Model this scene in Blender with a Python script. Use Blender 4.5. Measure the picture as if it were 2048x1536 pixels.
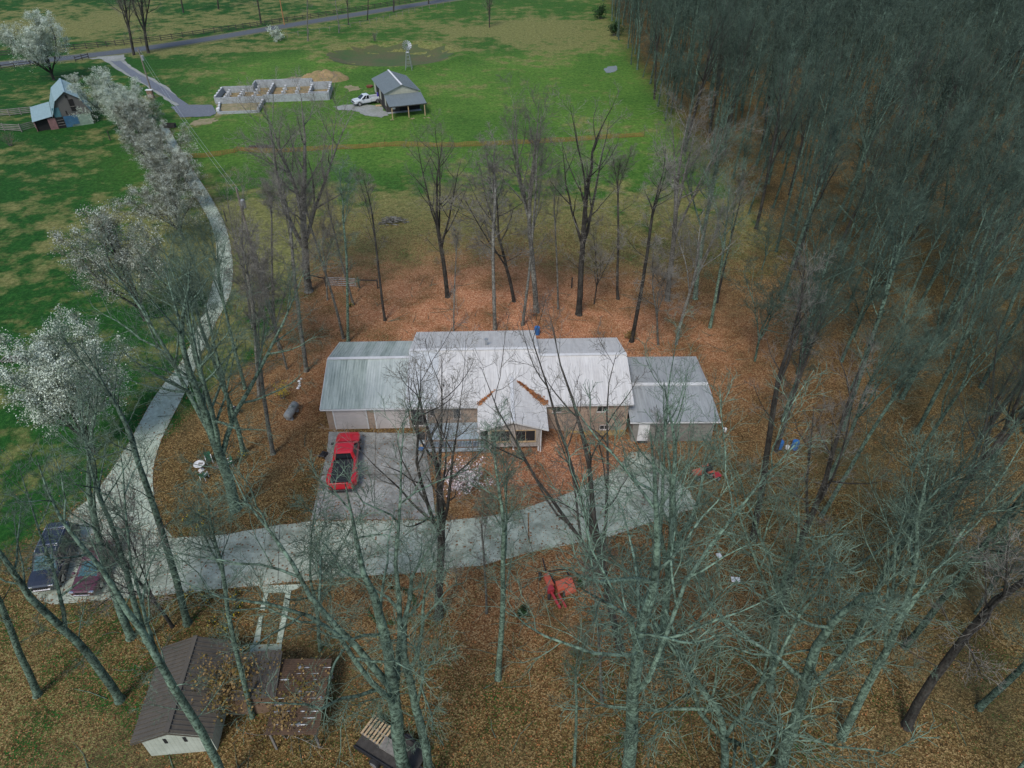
import bpy, bmesh, math, random
import numpy as np
from mathutils import Vector, Matrix

# ------------------------------------------------------------------ camera, sky, sun, exposure
scene = bpy.context.scene
for o in list(bpy.data.objects):
    bpy.data.objects.remove(o, do_unlink=True)
COL = scene.collection
R = math.radians
FPX = 1365.0                      # focal length in pixels of the 2048 px wide photograph
PITCH = R(38.3)
CAM_H = 40.0
cam_data = bpy.data.cameras.new('camera')
cam_data.sensor_width = 36.0
cam_data.lens = 36.0 * FPX / 2048.0
cam_data.clip_start = 0.5
cam_data.clip_end = 6000
cam = bpy.data.objects.new('camera', cam_data)
cam.location = (0, 0, CAM_H)
cam.rotation_euler = (math.pi / 2 - PITCH, 0, 0)
COL.objects.link(cam)
scene.camera = cam

SUN_EL, SUN_AZ = R(52), R(200)
world = bpy.data.worlds.new('World')
scene.world = world
world.use_nodes = True
wn = world.node_tree
wn.nodes.clear()
w_out = wn.nodes.new('ShaderNodeOutputWorld')
w_bg = wn.nodes.new('ShaderNodeBackground')
w_sky = wn.nodes.new('ShaderNodeTexSky')
w_sky.sky_type = 'NISHITA'
w_sky.sun_disc = False
w_sky.sun_elevation = SUN_EL
w_sky.sun_rotation = SUN_AZ
w_sky.air_density = 1.0
w_sky.dust_density = 1.2
w_sky.ozone_density = 1.0
w_bg.inputs['Strength'].default_value = 0.10
wn.links.new(w_sky.outputs[0], w_bg.inputs[0])
wn.links.new(w_bg.outputs[0], w_out.inputs[0])

sun_data = bpy.data.lights.new('sun', 'SUN')
sun_data.energy = 1.5
sun_data.angle = R(16)
sun_data.color = (1.0, 0.96, 0.9)
sun = bpy.data.objects.new('sun', sun_data)
sun.rotation_euler = (math.pi / 2 - SUN_EL, 0, math.pi - SUN_AZ)
COL.objects.link(sun)

scene.view_settings.view_transform = 'Standard'
scene.view_settings.look = 'None'
scene.view_settings.gamma = 1.0
scene.view_settings.use_curve_mapping = False
scene.view_settings.exposure = 0.6

# ------------------------------------------------------------------ site survey helpers
_c, _s = math.cos(PITCH), math.sin(PITCH)
def S(t):
    t = min(1.0, max(0.0, t))
    return t * t * (3 - 2 * t)
BASIN = (-29.5, 180.0, 17.0, 13.0)
def H(x, y):
    """height of the ground"""
    z = -1.35 * S((x - 0.5) / 8) * (1 - S((y - 70) / 50))
    d = math.hypot((x - BASIN[0]) / BASIN[2], (y - BASIN[1]) / BASIN[3])
    z += -1.3 * (1 - S((d - 0.55) / 0.4)) + 0.45 * math.exp(-((d - 1.05) / 0.12) ** 2)
    return z
def ray(px, py):
    u, v = (px - 1024) / FPX, (768 - py) / FPX
    return u, _c + v * _s, -_s + v * _c
def site(px, py, z=None):
    """surveyed spot (x, y, z) on the ground, or at height z"""
    d = ray(px, py)
    zz = 0.0 if z is None else z
    for _ in range(1 if z is not None else 6):
        t = (zz - CAM_H) / d[2]
        x, y = d[0] * t, d[1] * t
        if z is None:
            zz = H(x, y)
    return Vector((x, y, zz))
def height_over(base, px, py):
    """offset and height of a point standing over base"""
    d = ray(px, py)
    t = base[1] / d[1]
    return d[0] * t - base[0], CAM_H + d[2] * t - base[2]

# ------------------------------------------------------------------ materials
def new_mat(name):
    m = bpy.data.materials.new(name)
    m.use_nodes = True
    return m, m.node_tree, m.node_tree.nodes['Principled BSDF']
def N(t, kind, **kw):
    n = t.nodes.new(kind)
    for k, v in kw.items():
        if k in n.inputs:
            n.inputs[k].default_value = v
        else:
            setattr(n, k, v)
    return n
def ramp(t, fac, stops):
    r = t.nodes.new('ShaderNodeValToRGB')
    e = r.color_ramp.elements
    while len(e) < len(stops):
        e.new(0.5)
    for i, (p, c) in enumerate(stops):
        e[i].position = p
        e[i].color = (*c, 1) if len(c) == 3 else c
    t.links.new(fac, r.inputs[0])
    return r.outputs[0]
def mixc(t, f, a, b, mode='MIX'):
    m = t.nodes.new('ShaderNodeMix')
    m.data_type = 'RGBA'
    m.blend_type = mode
    for sock, v in ((m.inputs[0], f), (m.inputs[6], a), (m.inputs[7], b)):
        if isinstance(v, (int, float)):
            sock.default_value = v
        elif isinstance(v, tuple):
            sock.default_value = (*v, 1)
        else:
            t.links.new(v, sock)
    return m.outputs[2]
def math_n(t, op, a, b=0.0, c=0.0, clamp=False):
    m = t.nodes.new('ShaderNodeMath')
    m.operation = op
    m.use_clamp = clamp
    for i, v in enumerate((a, b, c)):
        if isinstance(v, (int, float)):
            m.inputs[i].default_value = v
        else:
            t.links.new(v, m.inputs[i])
    return m.outputs[0]
def coords(t, world_space=False):
    if world_space:
        return t.nodes.new('ShaderNodeNewGeometry').outputs['Position']
    return t.nodes.new('ShaderNodeTexCoord').outputs['Object']
def noise(t, vec, scale, detail=4.0, rough=0.6):
    n = N(t, 'ShaderNodeTexNoise', Scale=scale, Detail=detail, Roughness=rough)
    t.links.new(vec, n.inputs['Vector'])
    return n.outputs['Fac']
def bump(t, bsdf, h, strength=0.4, dist=0.05):
    b = N(t, 'ShaderNodeBump', Strength=strength, Distance=dist)
    t.links.new(h, b.inputs['Height'])
    t.links.new(b.outputs[0], bsdf.inputs['Normal'])

def plain(name, col, rough=0.7, metal=0.0, vary=0.25, scale=1.5, spec=0.5, dirt=None, dirt_amt=0.5, bumpy=0.0, coat=0.0):
    """a paint, wood or metal with uneven colour and optional dirt stains"""
    m, t, b = new_mat(name)
    v = coords(t)
    n = noise(t, v, scale, 6, 0.65)
    lo = tuple(c * (1 - vary) for c in col)
    hi = tuple(min(1, c * (1 + vary)) for c in col)
    c = ramp(t, n, [(0.3, lo), (0.7, hi)])
    if dirt:
        n2 = noise(t, v, scale * 0.45 + 0.2, 8, 0.75)
        f = ramp(t, n2, [(0.48, (0, 0, 0)), (0.68, (dirt_amt,) * 3)])
        c = mixc(t, f, c, dirt)
    t.links.new(c, b.inputs['Base Color'])
    b.inputs['Roughness'].default_value = rough
    b.inputs['Metallic'].default_value = metal
    b.inputs['Specular IOR Level'].default_value = spec
    b.inputs['Coat Weight'].default_value = coat
    b.inputs['Coat Roughness'].default_value = 0.08
    if bumpy:
        bump(t, b, noise(t, v, scale * 12, 4), bumpy, 0.02)
    return m
def glass_mat(name, col=(0.02, 0.025, 0.03)):
    m, t, b = new_mat(name)
    b.inputs['Base Color'].default_value = (*col, 1)
    b.inputs['Roughness'].default_value = 0.06
    b.inputs['Specular IOR Level'].default_value = 0.7
    return m
def bark_mat(name, dark, mid, lichen, amount):
    m, t, b = new_mat(name)
    v = coords(t)
    info = t.nodes.new('ShaderNodeObjectInfo')
    n1 = noise(t, v, 5.0, 3, 0.75)
    mp = t.nodes.new('ShaderNodeMapping')
    mp.inputs['Scale'].default_value = (9, 9, 1.2)
    t.links.new(v, mp.inputs[0])
    n2 = noise(t, mp.outputs[0], 1.0, 2, 0.6)
    c = ramp(t, n2, [(0.32, dark), (0.68, mid)])
    f = ramp(t, n1, [(0.46 - amount * 0.08, (0, 0, 0)), (0.60, (amount,) * 3)])
    c = mixc(t, f, c, lichen)
    n3 = noise(t, v, 0.7, 2, 0.6)
    c = mixc(t, 1.0, c, ramp(t, n3, [(0.32, (0.55, 0.55, 0.56)), (0.62, (1.15, 1.15, 1.12))]), 'MULTIPLY')
    bright = math_n(t, 'MULTIPLY_ADD', info.outputs['Random'], 0.5, 0.75)
    c = mixc(t, 1.0, c, bright, 'MULTIPLY')
    t.links.new(c, b.inputs['Base Color'])
    b.inputs['Roughness'].default_value = 0.92
    b.inputs['Specular IOR Level'].default_value = 0.2
    bump(t, b, n2, 0.25, 0.03)
    return m
def petal_mat(name, cols, rough=0.8):
    m, t, b = new_mat(name)
    v = coords(t)
    vo = N(t, 'ShaderNodeTexVoronoi', Scale=2.2)
    t.links.new(v, vo.inputs['Vector'])
    k = len(cols)
    c = ramp(t, vo.outputs['Color'], [(0.15 + 0.7 * i / max(1, k - 1), cc) for i, cc in enumerate(cols)])
    t.links.new(c, b.inputs['Base Color'])
    b.inputs['Roughness'].default_value = rough
    b.inputs['Specular IOR Level'].default_value = 0.2
    return m
def brick_mat(name):
    m, t, b = new_mat(name)
    v = coords(t)
    sep = t.nodes.new('ShaderNodeSeparateXYZ')
    t.links.new(v, sep.inputs[0])
    cmb = t.nodes.new('ShaderNodeCombineXYZ')
    t.links.new(math_n(t, 'ADD', sep.outputs[0], sep.outputs[1]), cmb.inputs[0])
    t.links.new(sep.outputs[2], cmb.inputs[1])
    br = t.nodes.new('ShaderNodeTexBrick')
    t.links.new(cmb.outputs[0], br.inputs['Vector'])
    br.inputs['Color1'].default_value = (0.30, 0.20, 0.145, 1)
    br.inputs['Color2'].default_value = (0.42, 0.31, 0.225, 1)
    br.inputs['Mortar'].default_value = (0.42, 0.38, 0.33, 1)
    br.inputs['Scale'].default_value = 1.0
    br.inputs['Brick Width'].default_value = 0.22
    br.inputs['Row Height'].default_value = 0.075
    br.inputs['Mortar Size'].default_value = 0.008
    n = noise(t, v, 0.9, 6, 0.7)
    c = mixc(t, 1.0, br.outputs['Color'], ramp(t, n, [(0.3, (0.7, 0.68, 0.66)), (0.7, (1.1, 1.08, 1.05))]), 'MULTIPLY')
    t.links.new(c, b.inputs['Base Color'])
    b.inputs['Roughness'].default_value = 0.9
    bump(t, b, br.outputs['Fac'], -0.3, 0.01)
    return m
def siding_mat(name, col, pitch=0.2, vertical=False):
    m, t, b = new_mat(name)
    v = coords(t)
    sep = t.nodes.new('ShaderNodeSeparateXYZ')
    t.links.new(v, sep.inputs[0])
    if vertical:
        k = math_n(t, 'ADD', sep.outputs[0], sep.outputs[1])
    else:
        k = sep.outputs[2]
    fr = math_n(t, 'FRACT', math_n(t, 'DIVIDE', k, pitch))
    line = ramp(t, fr, [(0.0, (0.62,) * 3), (0.1, (1.0,) * 3), (1.0, (0.96,) * 3)])
    n = noise(t, v, 1.3, 7, 0.7)
    c = mixc(t, 1.0, col, ramp(t, n, [(0.3, (0.78, 0.78, 0.76)), (0.7, (1.08, 1.08, 1.08))]), 'MULTIPLY')
    c = mixc(t, 1.0, c, line, 'MULTIPLY')
    t.links.new(c, b.inputs['Base Color'])
    b.inputs['Roughness'].default_value = 0.75
    bump(t, b, fr, 0.4, 0.015)
    return m
def metal_roof_mat(name, col, stain, amount, rough=0.5, metal=0.1):
    """painted or galvanised sheet with weather streaks running down the slope (local y)"""
    m, t, b = new_mat(name)
    v = coords(t)
    info = t.nodes.new('ShaderNodeObjectInfo')
    off = t.nodes.new('ShaderNodeVectorMath')
    off.operation = 'ADD'
    t.links.new(v, off.inputs[0])
    sc = t.nodes.new('ShaderNodeVectorMath')
    sc.operation = 'SCALE'
    sc.inputs[0].default_value = (37, 11, 5)
    t.links.new(info.outputs['Random'], sc.inputs['Scale'])
    t.links.new(sc.outputs[0], off.inputs[1])
    mp = t.nodes.new('ShaderNodeMapping')
    mp.inputs['Scale'].default_value = (4.0, 0.35, 1)
    t.links.new(off.outputs[0], mp.inputs[0])
    streak = noise(t, mp.outputs[0], 1.0, 6, 0.7)
    blot = noise(t, off.outputs[0], 0.8, 8, 0.75)
    f = math_n(t, 'MULTIPLY', ramp(t, streak, [(0.4, (0, 0, 0)), (0.7, (1, 1, 1))]), amount)
    c = mixc(t, f, col, stain)
    c = mixc(t, 1.0, c, ramp(t, blot, [(0.3, (0.85, 0.85, 0.86)), (0.7, (1.05, 1.05, 1.04))]), 'MULTIPLY')
    t.links.new(c, b.inputs['Base Color'])
    b.inputs['Roughness'].default_value = rough
    b.inputs['Metallic'].default_value = metal
    return m
def concrete_mat(name, col, stain, leafy=0.0, amt=0.6, scale=0.35):
    m, t, b = new_mat(name)
    v = coords(t, True)
    n1 = noise(t, v, scale, 5, 0.7)
    n2 = noise(t, v, 2.5, 5, 0.8)
    c = ramp(t, n2, [(0.3, tuple(k * 0.6 for k in col)), (0.7, tuple(min(1, k * 1.15) for k in col))])
    f = ramp(t, n1, [(0.42, (0, 0, 0)), (0.66, (amt,) * 3)])
    c = mixc(t, f, c, stain)
    if leafy:
        vo = N(t, 'ShaderNodeTexVoronoi', Scale=5.0)
        t.links.new(v, vo.inputs['Vector'])
        sepc = t.nodes.new('ShaderNodeSeparateColor')
        t.links.new(vo.outputs['Color'], sepc.inputs[0])
        patch = noise(t, v, 0.5, 4, 0.6)
        lf = math_n(t, 'GREATER_THAN', math_n(t, 'ADD', sepc.outputs[0], math_n(t, 'MULTIPLY', patch, 0.6)), 1.36 - leafy * 0.3)
        core = math_n(t, 'LESS_THAN', vo.outputs['Distance'], 0.42)
        c = mixc(t, math_n(t, 'MULTIPLY', lf, core), c, (0.16, 0.085, 0.04))
    t.links.new(c, b.inputs['Base Color'])
    b.inputs['Roughness'].default_value = 0.9
    bump(t, b, n2, 0.25, 0.02)
    return m

# ------------------------------------------------------------------ mesh helpers
class MB:
    def __init__(self):
        self.v, self.f = [], []
    def add(self, vs, fs):
        n = len(self.v)
        self.v += [tuple(p) for p in vs]
        self.f += [tuple(i + n for i in f) for f in fs]
        return self
    def box(self, cx, cy, cz, sx, sy, sz, rz=0.0):
        c, s = math.cos(rz), math.sin(rz)
        vs = []
        for dz in (-.5, .5):
            for dx, dy in ((-.5, -.5), (.5, -.5), (.5, .5), (-.5, .5)):
                x, y = dx * sx, dy * sy
                vs.append((cx + x * c - y * s, cy + x * s + y * c, cz + dz * sz))
        return self.add(vs, [(3, 2, 1, 0), (4, 5, 6, 7), (0, 1, 5, 4), (1, 2, 6, 5), (2, 3, 7, 6), (3, 0, 4, 7)])
    def bb(self, x0, x1, y0, y1, z0, z1):
        return self.box((x0 + x1) / 2, (y0 + y1) / 2, (z0 + z1) / 2, abs(x1 - x0), abs(y1 - y0), abs(z1 - z0))
    def bar(self, p0, p1, w, h=None):
        h = h or w
        p0, p1 = Vector(p0), Vector(p1)
        d = (p1 - p0).normalized()
        a = d.cross(Vector((0, 0, 1)))
        if a.length < 1e-4:
            a = Vector((1, 0, 0))
        a.normalize()
        b = a.cross(d).normalized()
        vs = []
        for p in (p0, p1):
            for i, j in ((-.5, -.5), (.5, -.5), (.5, .5), (-.5, .5)):
                vs.append(p + a * (i * w) + b * (j * h))
        return self.add(vs, [(0, 1, 2, 3), (7, 6, 5, 4), (0, 4, 5, 1), (1, 5, 6, 2), (2, 6, 7, 3), (3, 7, 4, 0)])
    def tube(self, pts, radii, n=8, cap=True):
        pts = [Vector(p) for p in pts]
        rings = []
        ref = None
        for i, p in enumerate(pts):
            d = (pts[min(i + 1, len(pts) - 1)] - pts[max(i - 1, 0)]).normalized()
            if ref is None:
                ref = d.cross(Vector((0, 0, 1)))
                if ref.length < 1e-3:
                    ref = Vector((1, 0, 0))
            a = (ref - d * ref.dot(d)).normalized()
            ref = a
            b = d.cross(a)
            r = radii[i] if hasattr(radii, '__len__') else radii
            rings.append([p + (a * math.cos(2 * math.pi * k / n) + b * math.sin(2 * math.pi * k / n)) * r for k in range(n)])
        vs = [q for r_ in rings for q in r_]
        fs = []
        for i in range(len(rings) - 1):
            for k in range(n):
                k2 = (k + 1) % n
                fs.append((i * n + k, i * n + k2, (i + 1) * n + k2, (i + 1) * n + k))
        if cap:
            fs.append(tuple(reversed(range(n))))
            fs.append(tuple((len(rings) - 1) * n + k for k in range(n)))
        return self.add(vs, fs)
    def cyl(self, p0, p1, r0, r1=None, n=12):
        return self.tube([p0, p1], [r0, r0 if r1 is None else r1], n)
    def loft(self, rings, cap=True):
        n = len(rings[0])
        vs = [q for r_ in rings for q in r_]
        fs = []
        for i in range(len(rings) - 1):
            for k in range(n):
                k2 = (k + 1) % n
                fs.append((i * n + k, i * n + k2, (i + 1) * n + k2, (i + 1) * n + k))
        if cap:
            fs.append(tuple(reversed(range(n))))
            fs.append(tuple((len(rings) - 1) * n + k for k in range(n)))
        return self.add(vs, fs)
    def prism(self, poly, axis, a0, a1):
        """extrude polygon (2D) along axis 'x','y' or 'z'"""
        def put(u, v, a):
            return {'x': (a, u, v), 'y': (u, a, v), 'z': (u, v, a)}[axis]
        n = len(poly)
        vs = [put(u, v, a0) for u, v in poly] + [put(u, v, a1) for u, v in poly]
        fs = [tuple(reversed(range(n))), tuple(range(n, 2 * n))]
        for k in range(n):
            k2 = (k + 1) % n
            fs.append((k, k2, n + k2, n + k))
        return self.add(vs, fs)
    def slab(self, quad, th):
        """thin plate from 4 (or more) 3D points, thickened along its normal"""
        q = [Vector(p) for p in quad]
        nrm = (q[1] - q[0]).cross(q[2] - q[0]).normalized() * th
        n = len(q)
        vs = q + [p + nrm for p in q]
        fs = [tuple(reversed(range(n))), tuple(range(n, 2 * n))]
        for k in range(n):
            k2 = (k + 1) % n
            fs.append((k, k2, n + k2, n + k))
        return self.add(vs, fs)
    def blob(self, c, r, rng, n=8, m=5, jitter=0.25, squash=(1, 1, 1)):
        rings = []
        for i in range(m + 1):
            th = math.pi * (i + 0.02) / (m + 0.04)
            ring = []
            for k in range(n):
                ph = 2 * math.pi * k / n
                rr = r * (1 + rng.uniform(-jitter, jitter))
                ring.append((c[0] + rr * squash[0] * math.sin(th) * math.cos(ph), c[1] + rr * squash[1] * math.sin(th) * math.sin(ph), c[2] - rr * squash[2] * math.cos(th)))
            rings.append(ring)
        return self.loft(rings)
    def mesh(self, name, smooth=False, bevel=0.0):
        me = bpy.data.meshes.new(name)
        me.from_pydata(self.v, [], self.f)
        bm = bmesh.new()
        bm.from_mesh(me)
        if bevel:
            bmesh.ops.bevel(bm, geom=list(bm.edges), offset=bevel, segments=1, affect='EDGES', clamp_overlap=True)
        bmesh.ops.recalc_face_normals(bm, faces=bm.faces)
        bm.to_mesh(me)
        bm.free()
        if smooth:
            me.polygons.foreach_set('use_smooth', [True] * len(me.polygons))
        me.update()
        return me
    def build(self, name, mat, parent=None, smooth=False, bevel=0.0, loc=None, rot=None):
        return put_mesh(name, self.mesh(name, smooth, bevel), mat, parent, loc, rot)
def put_mesh(name, me, mat=None, parent=None, loc=None, rot=None):
    if mat is not None and len(me.materials) == 0:
        me.materials.append(mat)
    o = bpy.data.objects.new(name, me)
    COL.objects.link(o)
    o.parent = parent
    if loc is not None:
        o.location = loc
    if rot is not None:
        o.rotation_euler = rot
    return o
def tag(o, label=None, cat=None, group=None, kind=None):
    for k, v in (('label', label), ('category', cat), ('group', group), ('kind', kind)):
        if v:
            o[k] = v
    return o
def thing(name, label, cat, loc=(0, 0, 0), rz=0.0, group=None):
    o = bpy.data.objects.new(name, None)
    o.empty_display_size = 0.3
    COL.objects.link(o)
    o.location = loc
    o.rotation_euler = (0, 0, rz)
    return tag(o, label, cat, group)
def fast_mesh(name, verts, quads, smooth=True):
    """numpy vertices (n,3) and quads (m,4) or triangles (m,3) to a mesh"""
    me = bpy.data.meshes.new(name)
    k = quads.shape[1]
    me.vertices.add(len(verts))
    me.vertices.foreach_set('co', verts.astype(np.float32).ravel())
    me.loops.add(quads.size)
    me.loops.foreach_set('vertex_index', quads.astype(np.int32).ravel())
    me.polygons.add(len(quads))
    me.polygons.foreach_set('loop_start', np.arange(0, quads.size, k, dtype=np.int32))
    me.polygons.foreach_set('loop_total', np.full(len(quads), k, dtype=np.int32))
    me.update(calc_edges=True)
    if smooth:
        me.polygons.foreach_set('use_smooth', np.ones(len(quads), dtype=bool))
    me.validate()
    return me

# ------------------------------------------------------------------ palette
M = {}
M['bark'] = bark_mat('bark_grey', (0.05, 0.045, 0.038), (0.15, 0.137, 0.115), (0.31, 0.315, 0.28), 0.7)
M['bark_dark'] = bark_mat('bark_dark', (0.025, 0.022, 0.020), (0.075, 0.066, 0.058), (0.13, 0.14, 0.125), 0.35)
M['bark_lichen_tint'] = bark_mat('bark_lichen_tint', (0.022, 0.034, 0.024), (0.066, 0.102, 0.074), (0.235, 0.345, 0.262), 0.8)  # lichen bark; the teal lens tint of the view edges is painted in too
M['bark_vignetted'] = bark_mat('bark_vignetted', (0.014, 0.022, 0.017), (0.048, 0.076, 0.058), (0.18, 0.275, 0.21), 0.75)  # lichen bark darkened; lens vignette over the woods is painted into its colour
M['twig_vignetted'] = bark_mat('twig_vignetted', (0.028, 0.042, 0.032), (0.066, 0.098, 0.075), (0.15, 0.225, 0.175), 0.6)  # twigs of the woods, darkened the same way: vignette shade in the colour
M['twig'] = bark_mat('twig_grey', (0.10, 0.09, 0.075), (0.23, 0.21, 0.18), (0.36, 0.36, 0.325), 0.5)
M['twig_lichen_tint'] = bark_mat('twig_lichen_tint', (0.050, 0.072, 0.050), (0.128, 0.182, 0.130), (0.26, 0.37, 0.28), 0.6)  # lichen twigs, also carrying the teal lens tint in their colour
M['pear'] = petal_mat('pear_blossom', [(0.21, 0.25, 0.175), (0.43, 0.50, 0.40), (0.68, 0.75, 0.65)])
M['pear_faded'] = petal_mat('pear_blossom_fading', [(0.11, 0.115, 0.075), (0.25, 0.27, 0.205), (0.58, 0.63, 0.55)])
M['magnolia'] = petal_mat('magnolia_petal', [(0.55, 0.38, 0.40), (0.76, 0.66, 0.67), (0.86, 0.80, 0.80)])
M['forsythia'] = petal_mat('forsythia_flower', [(0.42, 0.30, 0.02), (0.62, 0.48, 0.04)])
M['oakleaf'] = petal_mat('dry_leaf', [(0.10, 0.085, 0.015), (0.24, 0.155, 0.055), (0.30, 0.20, 0.09)])
M['evergreen'] = petal_mat('evergreen_leaf', [(0.010, 0.028, 0.012), (0.025, 0.06, 0.022), (0.04, 0.09, 0.03)])
M['leafpile'] = petal_mat('fallen_leaf', [(0.20, 0.07, 0.025), (0.36, 0.14, 0.05), (0.45, 0.21, 0.09)])
M['wood_grey'] = plain('weathered_wood', (0.20, 0.185, 0.165), 0.9, vary=0.35, scale=3)
M['wood_dark'] = plain('dark_wood', (0.05, 0.045, 0.04), 0.9, vary=0.35, scale=3)
M['wood_pine'] = plain('new_pine', (0.46, 0.33, 0.19), 0.8, vary=0.2, scale=3)
M['wood_brown'] = plain('brown_wood', (0.20, 0.13, 0.085), 0.85, vary=0.3, scale=3)
M['steel'] = plain('galvanised_steel', (0.42, 0.44, 0.45), 0.45, 0.6, vary=0.15)
M['white'] = plain('white_paint', (0.72, 0.72, 0.71), 0.6, vary=0.1, dirt=(0.4, 0.39, 0.36), dirt_amt=0.4)
M['black'] = plain('black_plastic', (0.018, 0.018, 0.02), 0.6)
M['tyre'] = plain('tyre_rubber', (0.02, 0.02, 0.021), 0.85, vary=0.3, dirt=(0.08, 0.075, 0.07), dirt_amt=0.5)
M['chrome'] = plain('chrome', (0.62, 0.62, 0.63), 0.2, 0.9, vary=0.1)
M['glass'] = glass_mat('window_glass')
M['car_glass'] = glass_mat('car_glass', (0.012, 0.016, 0.02))
M['windshield'] = glass_mat('windshield_glass', (0.03, 0.10, 0.115))
M['brick'] = brick_mat('tan_brick')
M['brick_base'] = plain('ochre_base_coat', (0.42, 0.29, 0.10), 0.9, vary=0.2, dirt=(0.25, 0.2, 0.13))
M['siding'] = siding_mat('beige_siding', (0.46, 0.41, 0.37), 0.2)
M['door_paint'] = plain('beige_door_paint', (0.50, 0.455, 0.43), 0.6, vary=0.08, dirt=(0.36, 0.33, 0.3), dirt_amt=0.4)
M['roof_light'] = metal_roof_mat('light_metal_roof', (0.70, 0.685, 0.66), (0.47, 0.445, 0.42), 0.6)
M['roof_mossy'] = metal_roof_mat('algae_metal_roof', (0.47, 0.53, 0.48), (0.22, 0.27, 0.235), 0.95)
M['roof_mid'] = metal_roof_mat('stained_metal_roof', (0.55, 0.595, 0.555), (0.33, 0.38, 0.345), 0.8)
M['roof_pale'] = metal_roof_mat('faintly_stained_metal_roof', (0.64, 0.66, 0.66), (0.44, 0.46, 0.46), 0.6)
M['roof_shop'] = metal_roof_mat('grey_shop_roof', (0.40, 0.42, 0.42), (0.24, 0.25, 0.25), 0.7)
M['roof_brown'] = metal_roof_mat('brown_metal_roof', (0.115, 0.10, 0.08), (0.068, 0.062, 0.05), 0.6, 0.5)
M['roof_rust'] = metal_roof_mat('rusty_metal_roof', (0.125, 0.075, 0.045), (0.06, 0.045, 0.032), 0.8, 0.8)
M['roof_barn'] = metal_roof_mat('barn_metal_roof', (0.34, 0.46, 0.48), (0.22, 0.33, 0.35), 0.5)
M['roof_slate'] = metal_roof_mat('slate_grey_metal_roof', (0.19, 0.225, 0.235), (0.14, 0.17, 0.175), 0.4)
M['trim'] = plain('white_trim', (0.66, 0.66, 0.65), 0.6, vary=0.08, dirt=(0.4, 0.38, 0.35))
M['deck'] = plain('blue_grey_deck_paint', (0.33, 0.40, 0.44), 0.7, vary=0.12, dirt=(0.2, 0.23, 0.24))
M['red_paint'] = plain('red_car_paint', (0.52, 0.012, 0.025), 0.3, 0.0, vary=0.06, coat=0.8)
M['white_paint'] = plain('silver_white_car_paint', (0.60, 0.64, 0.66), 0.3, 0.0, vary=0.05, coat=0.6)
M['navy_paint'] = plain('dark_navy_car_paint', (0.018, 0.022, 0.035), 0.25, 0.0, vary=0.05, coat=0.9)
M['maroon_paint'] = plain('maroon_car_paint', (0.085, 0.022, 0.032), 0.28, 0.0, vary=0.05, coat=0.9)
M['tail_red'] = plain('tail_lamp', (0.45, 0.01, 0.01), 0.2)
M['implement'] = plain('faded_red_paint', (0.50, 0.10, 0.055), 0.65, vary=0.15, dirt=(0.35, 0.16, 0.10), dirt_amt=0.6)
M['implement_dark'] = plain('old_red_paint', (0.36, 0.03, 0.04), 0.6, vary=0.2, dirt=(0.15, 0.06, 0.04))
M['block'] = concrete_mat('concrete_block', (0.40, 0.43, 0.44), (0.28, 0.31, 0.32), 0, 0.5, 0.8)
M['concrete'] = concrete_mat('driveway_concrete', (0.45, 0.50, 0.405), (0.145, 0.17, 0.125), 0.5, 0.8, 0.5)
M['concrete_lane'] = concrete_mat('lane_concrete', (0.48, 0.55, 0.44), (0.23, 0.275, 0.20), 0.3, 0.65, 0.4)
M['concrete_apron'] = concrete_mat('apron_concrete', (0.35, 0.355, 0.33), (0.12, 0.125, 0.11), 0.4, 0.85, 0.5)
M['asphalt'] = concrete_mat('asphalt', (0.10, 0.115, 0.13), (0.075, 0.085, 0.095), 0, 0.5)
M['new_gravel'] = concrete_mat('blue_grey_gravel', (0.16, 0.18, 0.21), (0.12, 0.135, 0.16), 0, 0.5)
M['pale_gravel'] = concrete_mat('pale_gravel', (0.33, 0.34, 0.32), (0.17, 0.20, 0.14), 0, 0.6)
M['dirt'] = concrete_mat('tan_clay', (0.36, 0.25, 0.12), (0.14, 0.14, 0.05), 0, 0.8, 0.6)
M['sand'] = concrete_mat('pale_sand', (0.33, 0.27, 0.16), (0.14, 0.16, 0.05), 0, 0.8, 0.7)
M['orange_net'] = plain('orange_safety_mesh', (0.40, 0.14, 0.05), 0.7, vary=0.3)
M['blue'] = plain('blue_plastic', (0.03, 0.14, 0.38), 0.45, vary=0.15)
M['purple_blue'] = plain('indigo_plastic', (0.06, 0.04, 0.38), 0.45)
M['green_plastic'] = plain('green_plastic', (0.015, 0.10, 0.05), 0.6, vary=0.2)
M['tank'] = plain('aged_tank_paint', (0.30, 0.31, 0.30), 0.5, vary=0.2, dirt=(0.12, 0.12, 0.1), dirt_amt=0.7)
M['shed_wall'] = siding_mat('cream_shed_siding', (0.48, 0.52, 0.44), 0.25, True)
M['barn_wood'] = siding_mat('barn_boards', (0.13, 0.125, 0.12), 0.22, True)
M['barn_red'] = plain('faded_barn_red', (0.22, 0.12, 0.115), 0.9, vary=0.3)
M['barn_teal'] = plain('teal_sheet', (0.06, 0.16, 0.19), 0.7, vary=0.3)
M['barn_blue'] = plain('blue_sheet', (0.035, 0.11, 0.20), 0.7, vary=0.3, dirt=(0.08, 0.2, 0.26))
M['barn_green'] = plain('pale_green_sheet', (0.22, 0.30, 0.24), 0.7, vary=0.2)
M['tan_metal'] = siding_mat('tan_metal_siding', (0.44, 0.45, 0.37), 0.3, True)
M['dark_metal'] = siding_mat('dark_brown_metal_siding', (0.055, 0.05, 0.047), 0.3, True)
M['dark_in'] = plain('dark_interior', (0.012, 0.012, 0.012), 0.9)
M['pole'] = plain('utility_pole_wood', (0.20, 0.17, 0.14), 0.9, vary=0.3, scale=4)
M['pole_orange'] = plain('fresh_pole_wood', (0.34, 0.17, 0.07), 0.9, vary=0.3, scale=4)

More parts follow.
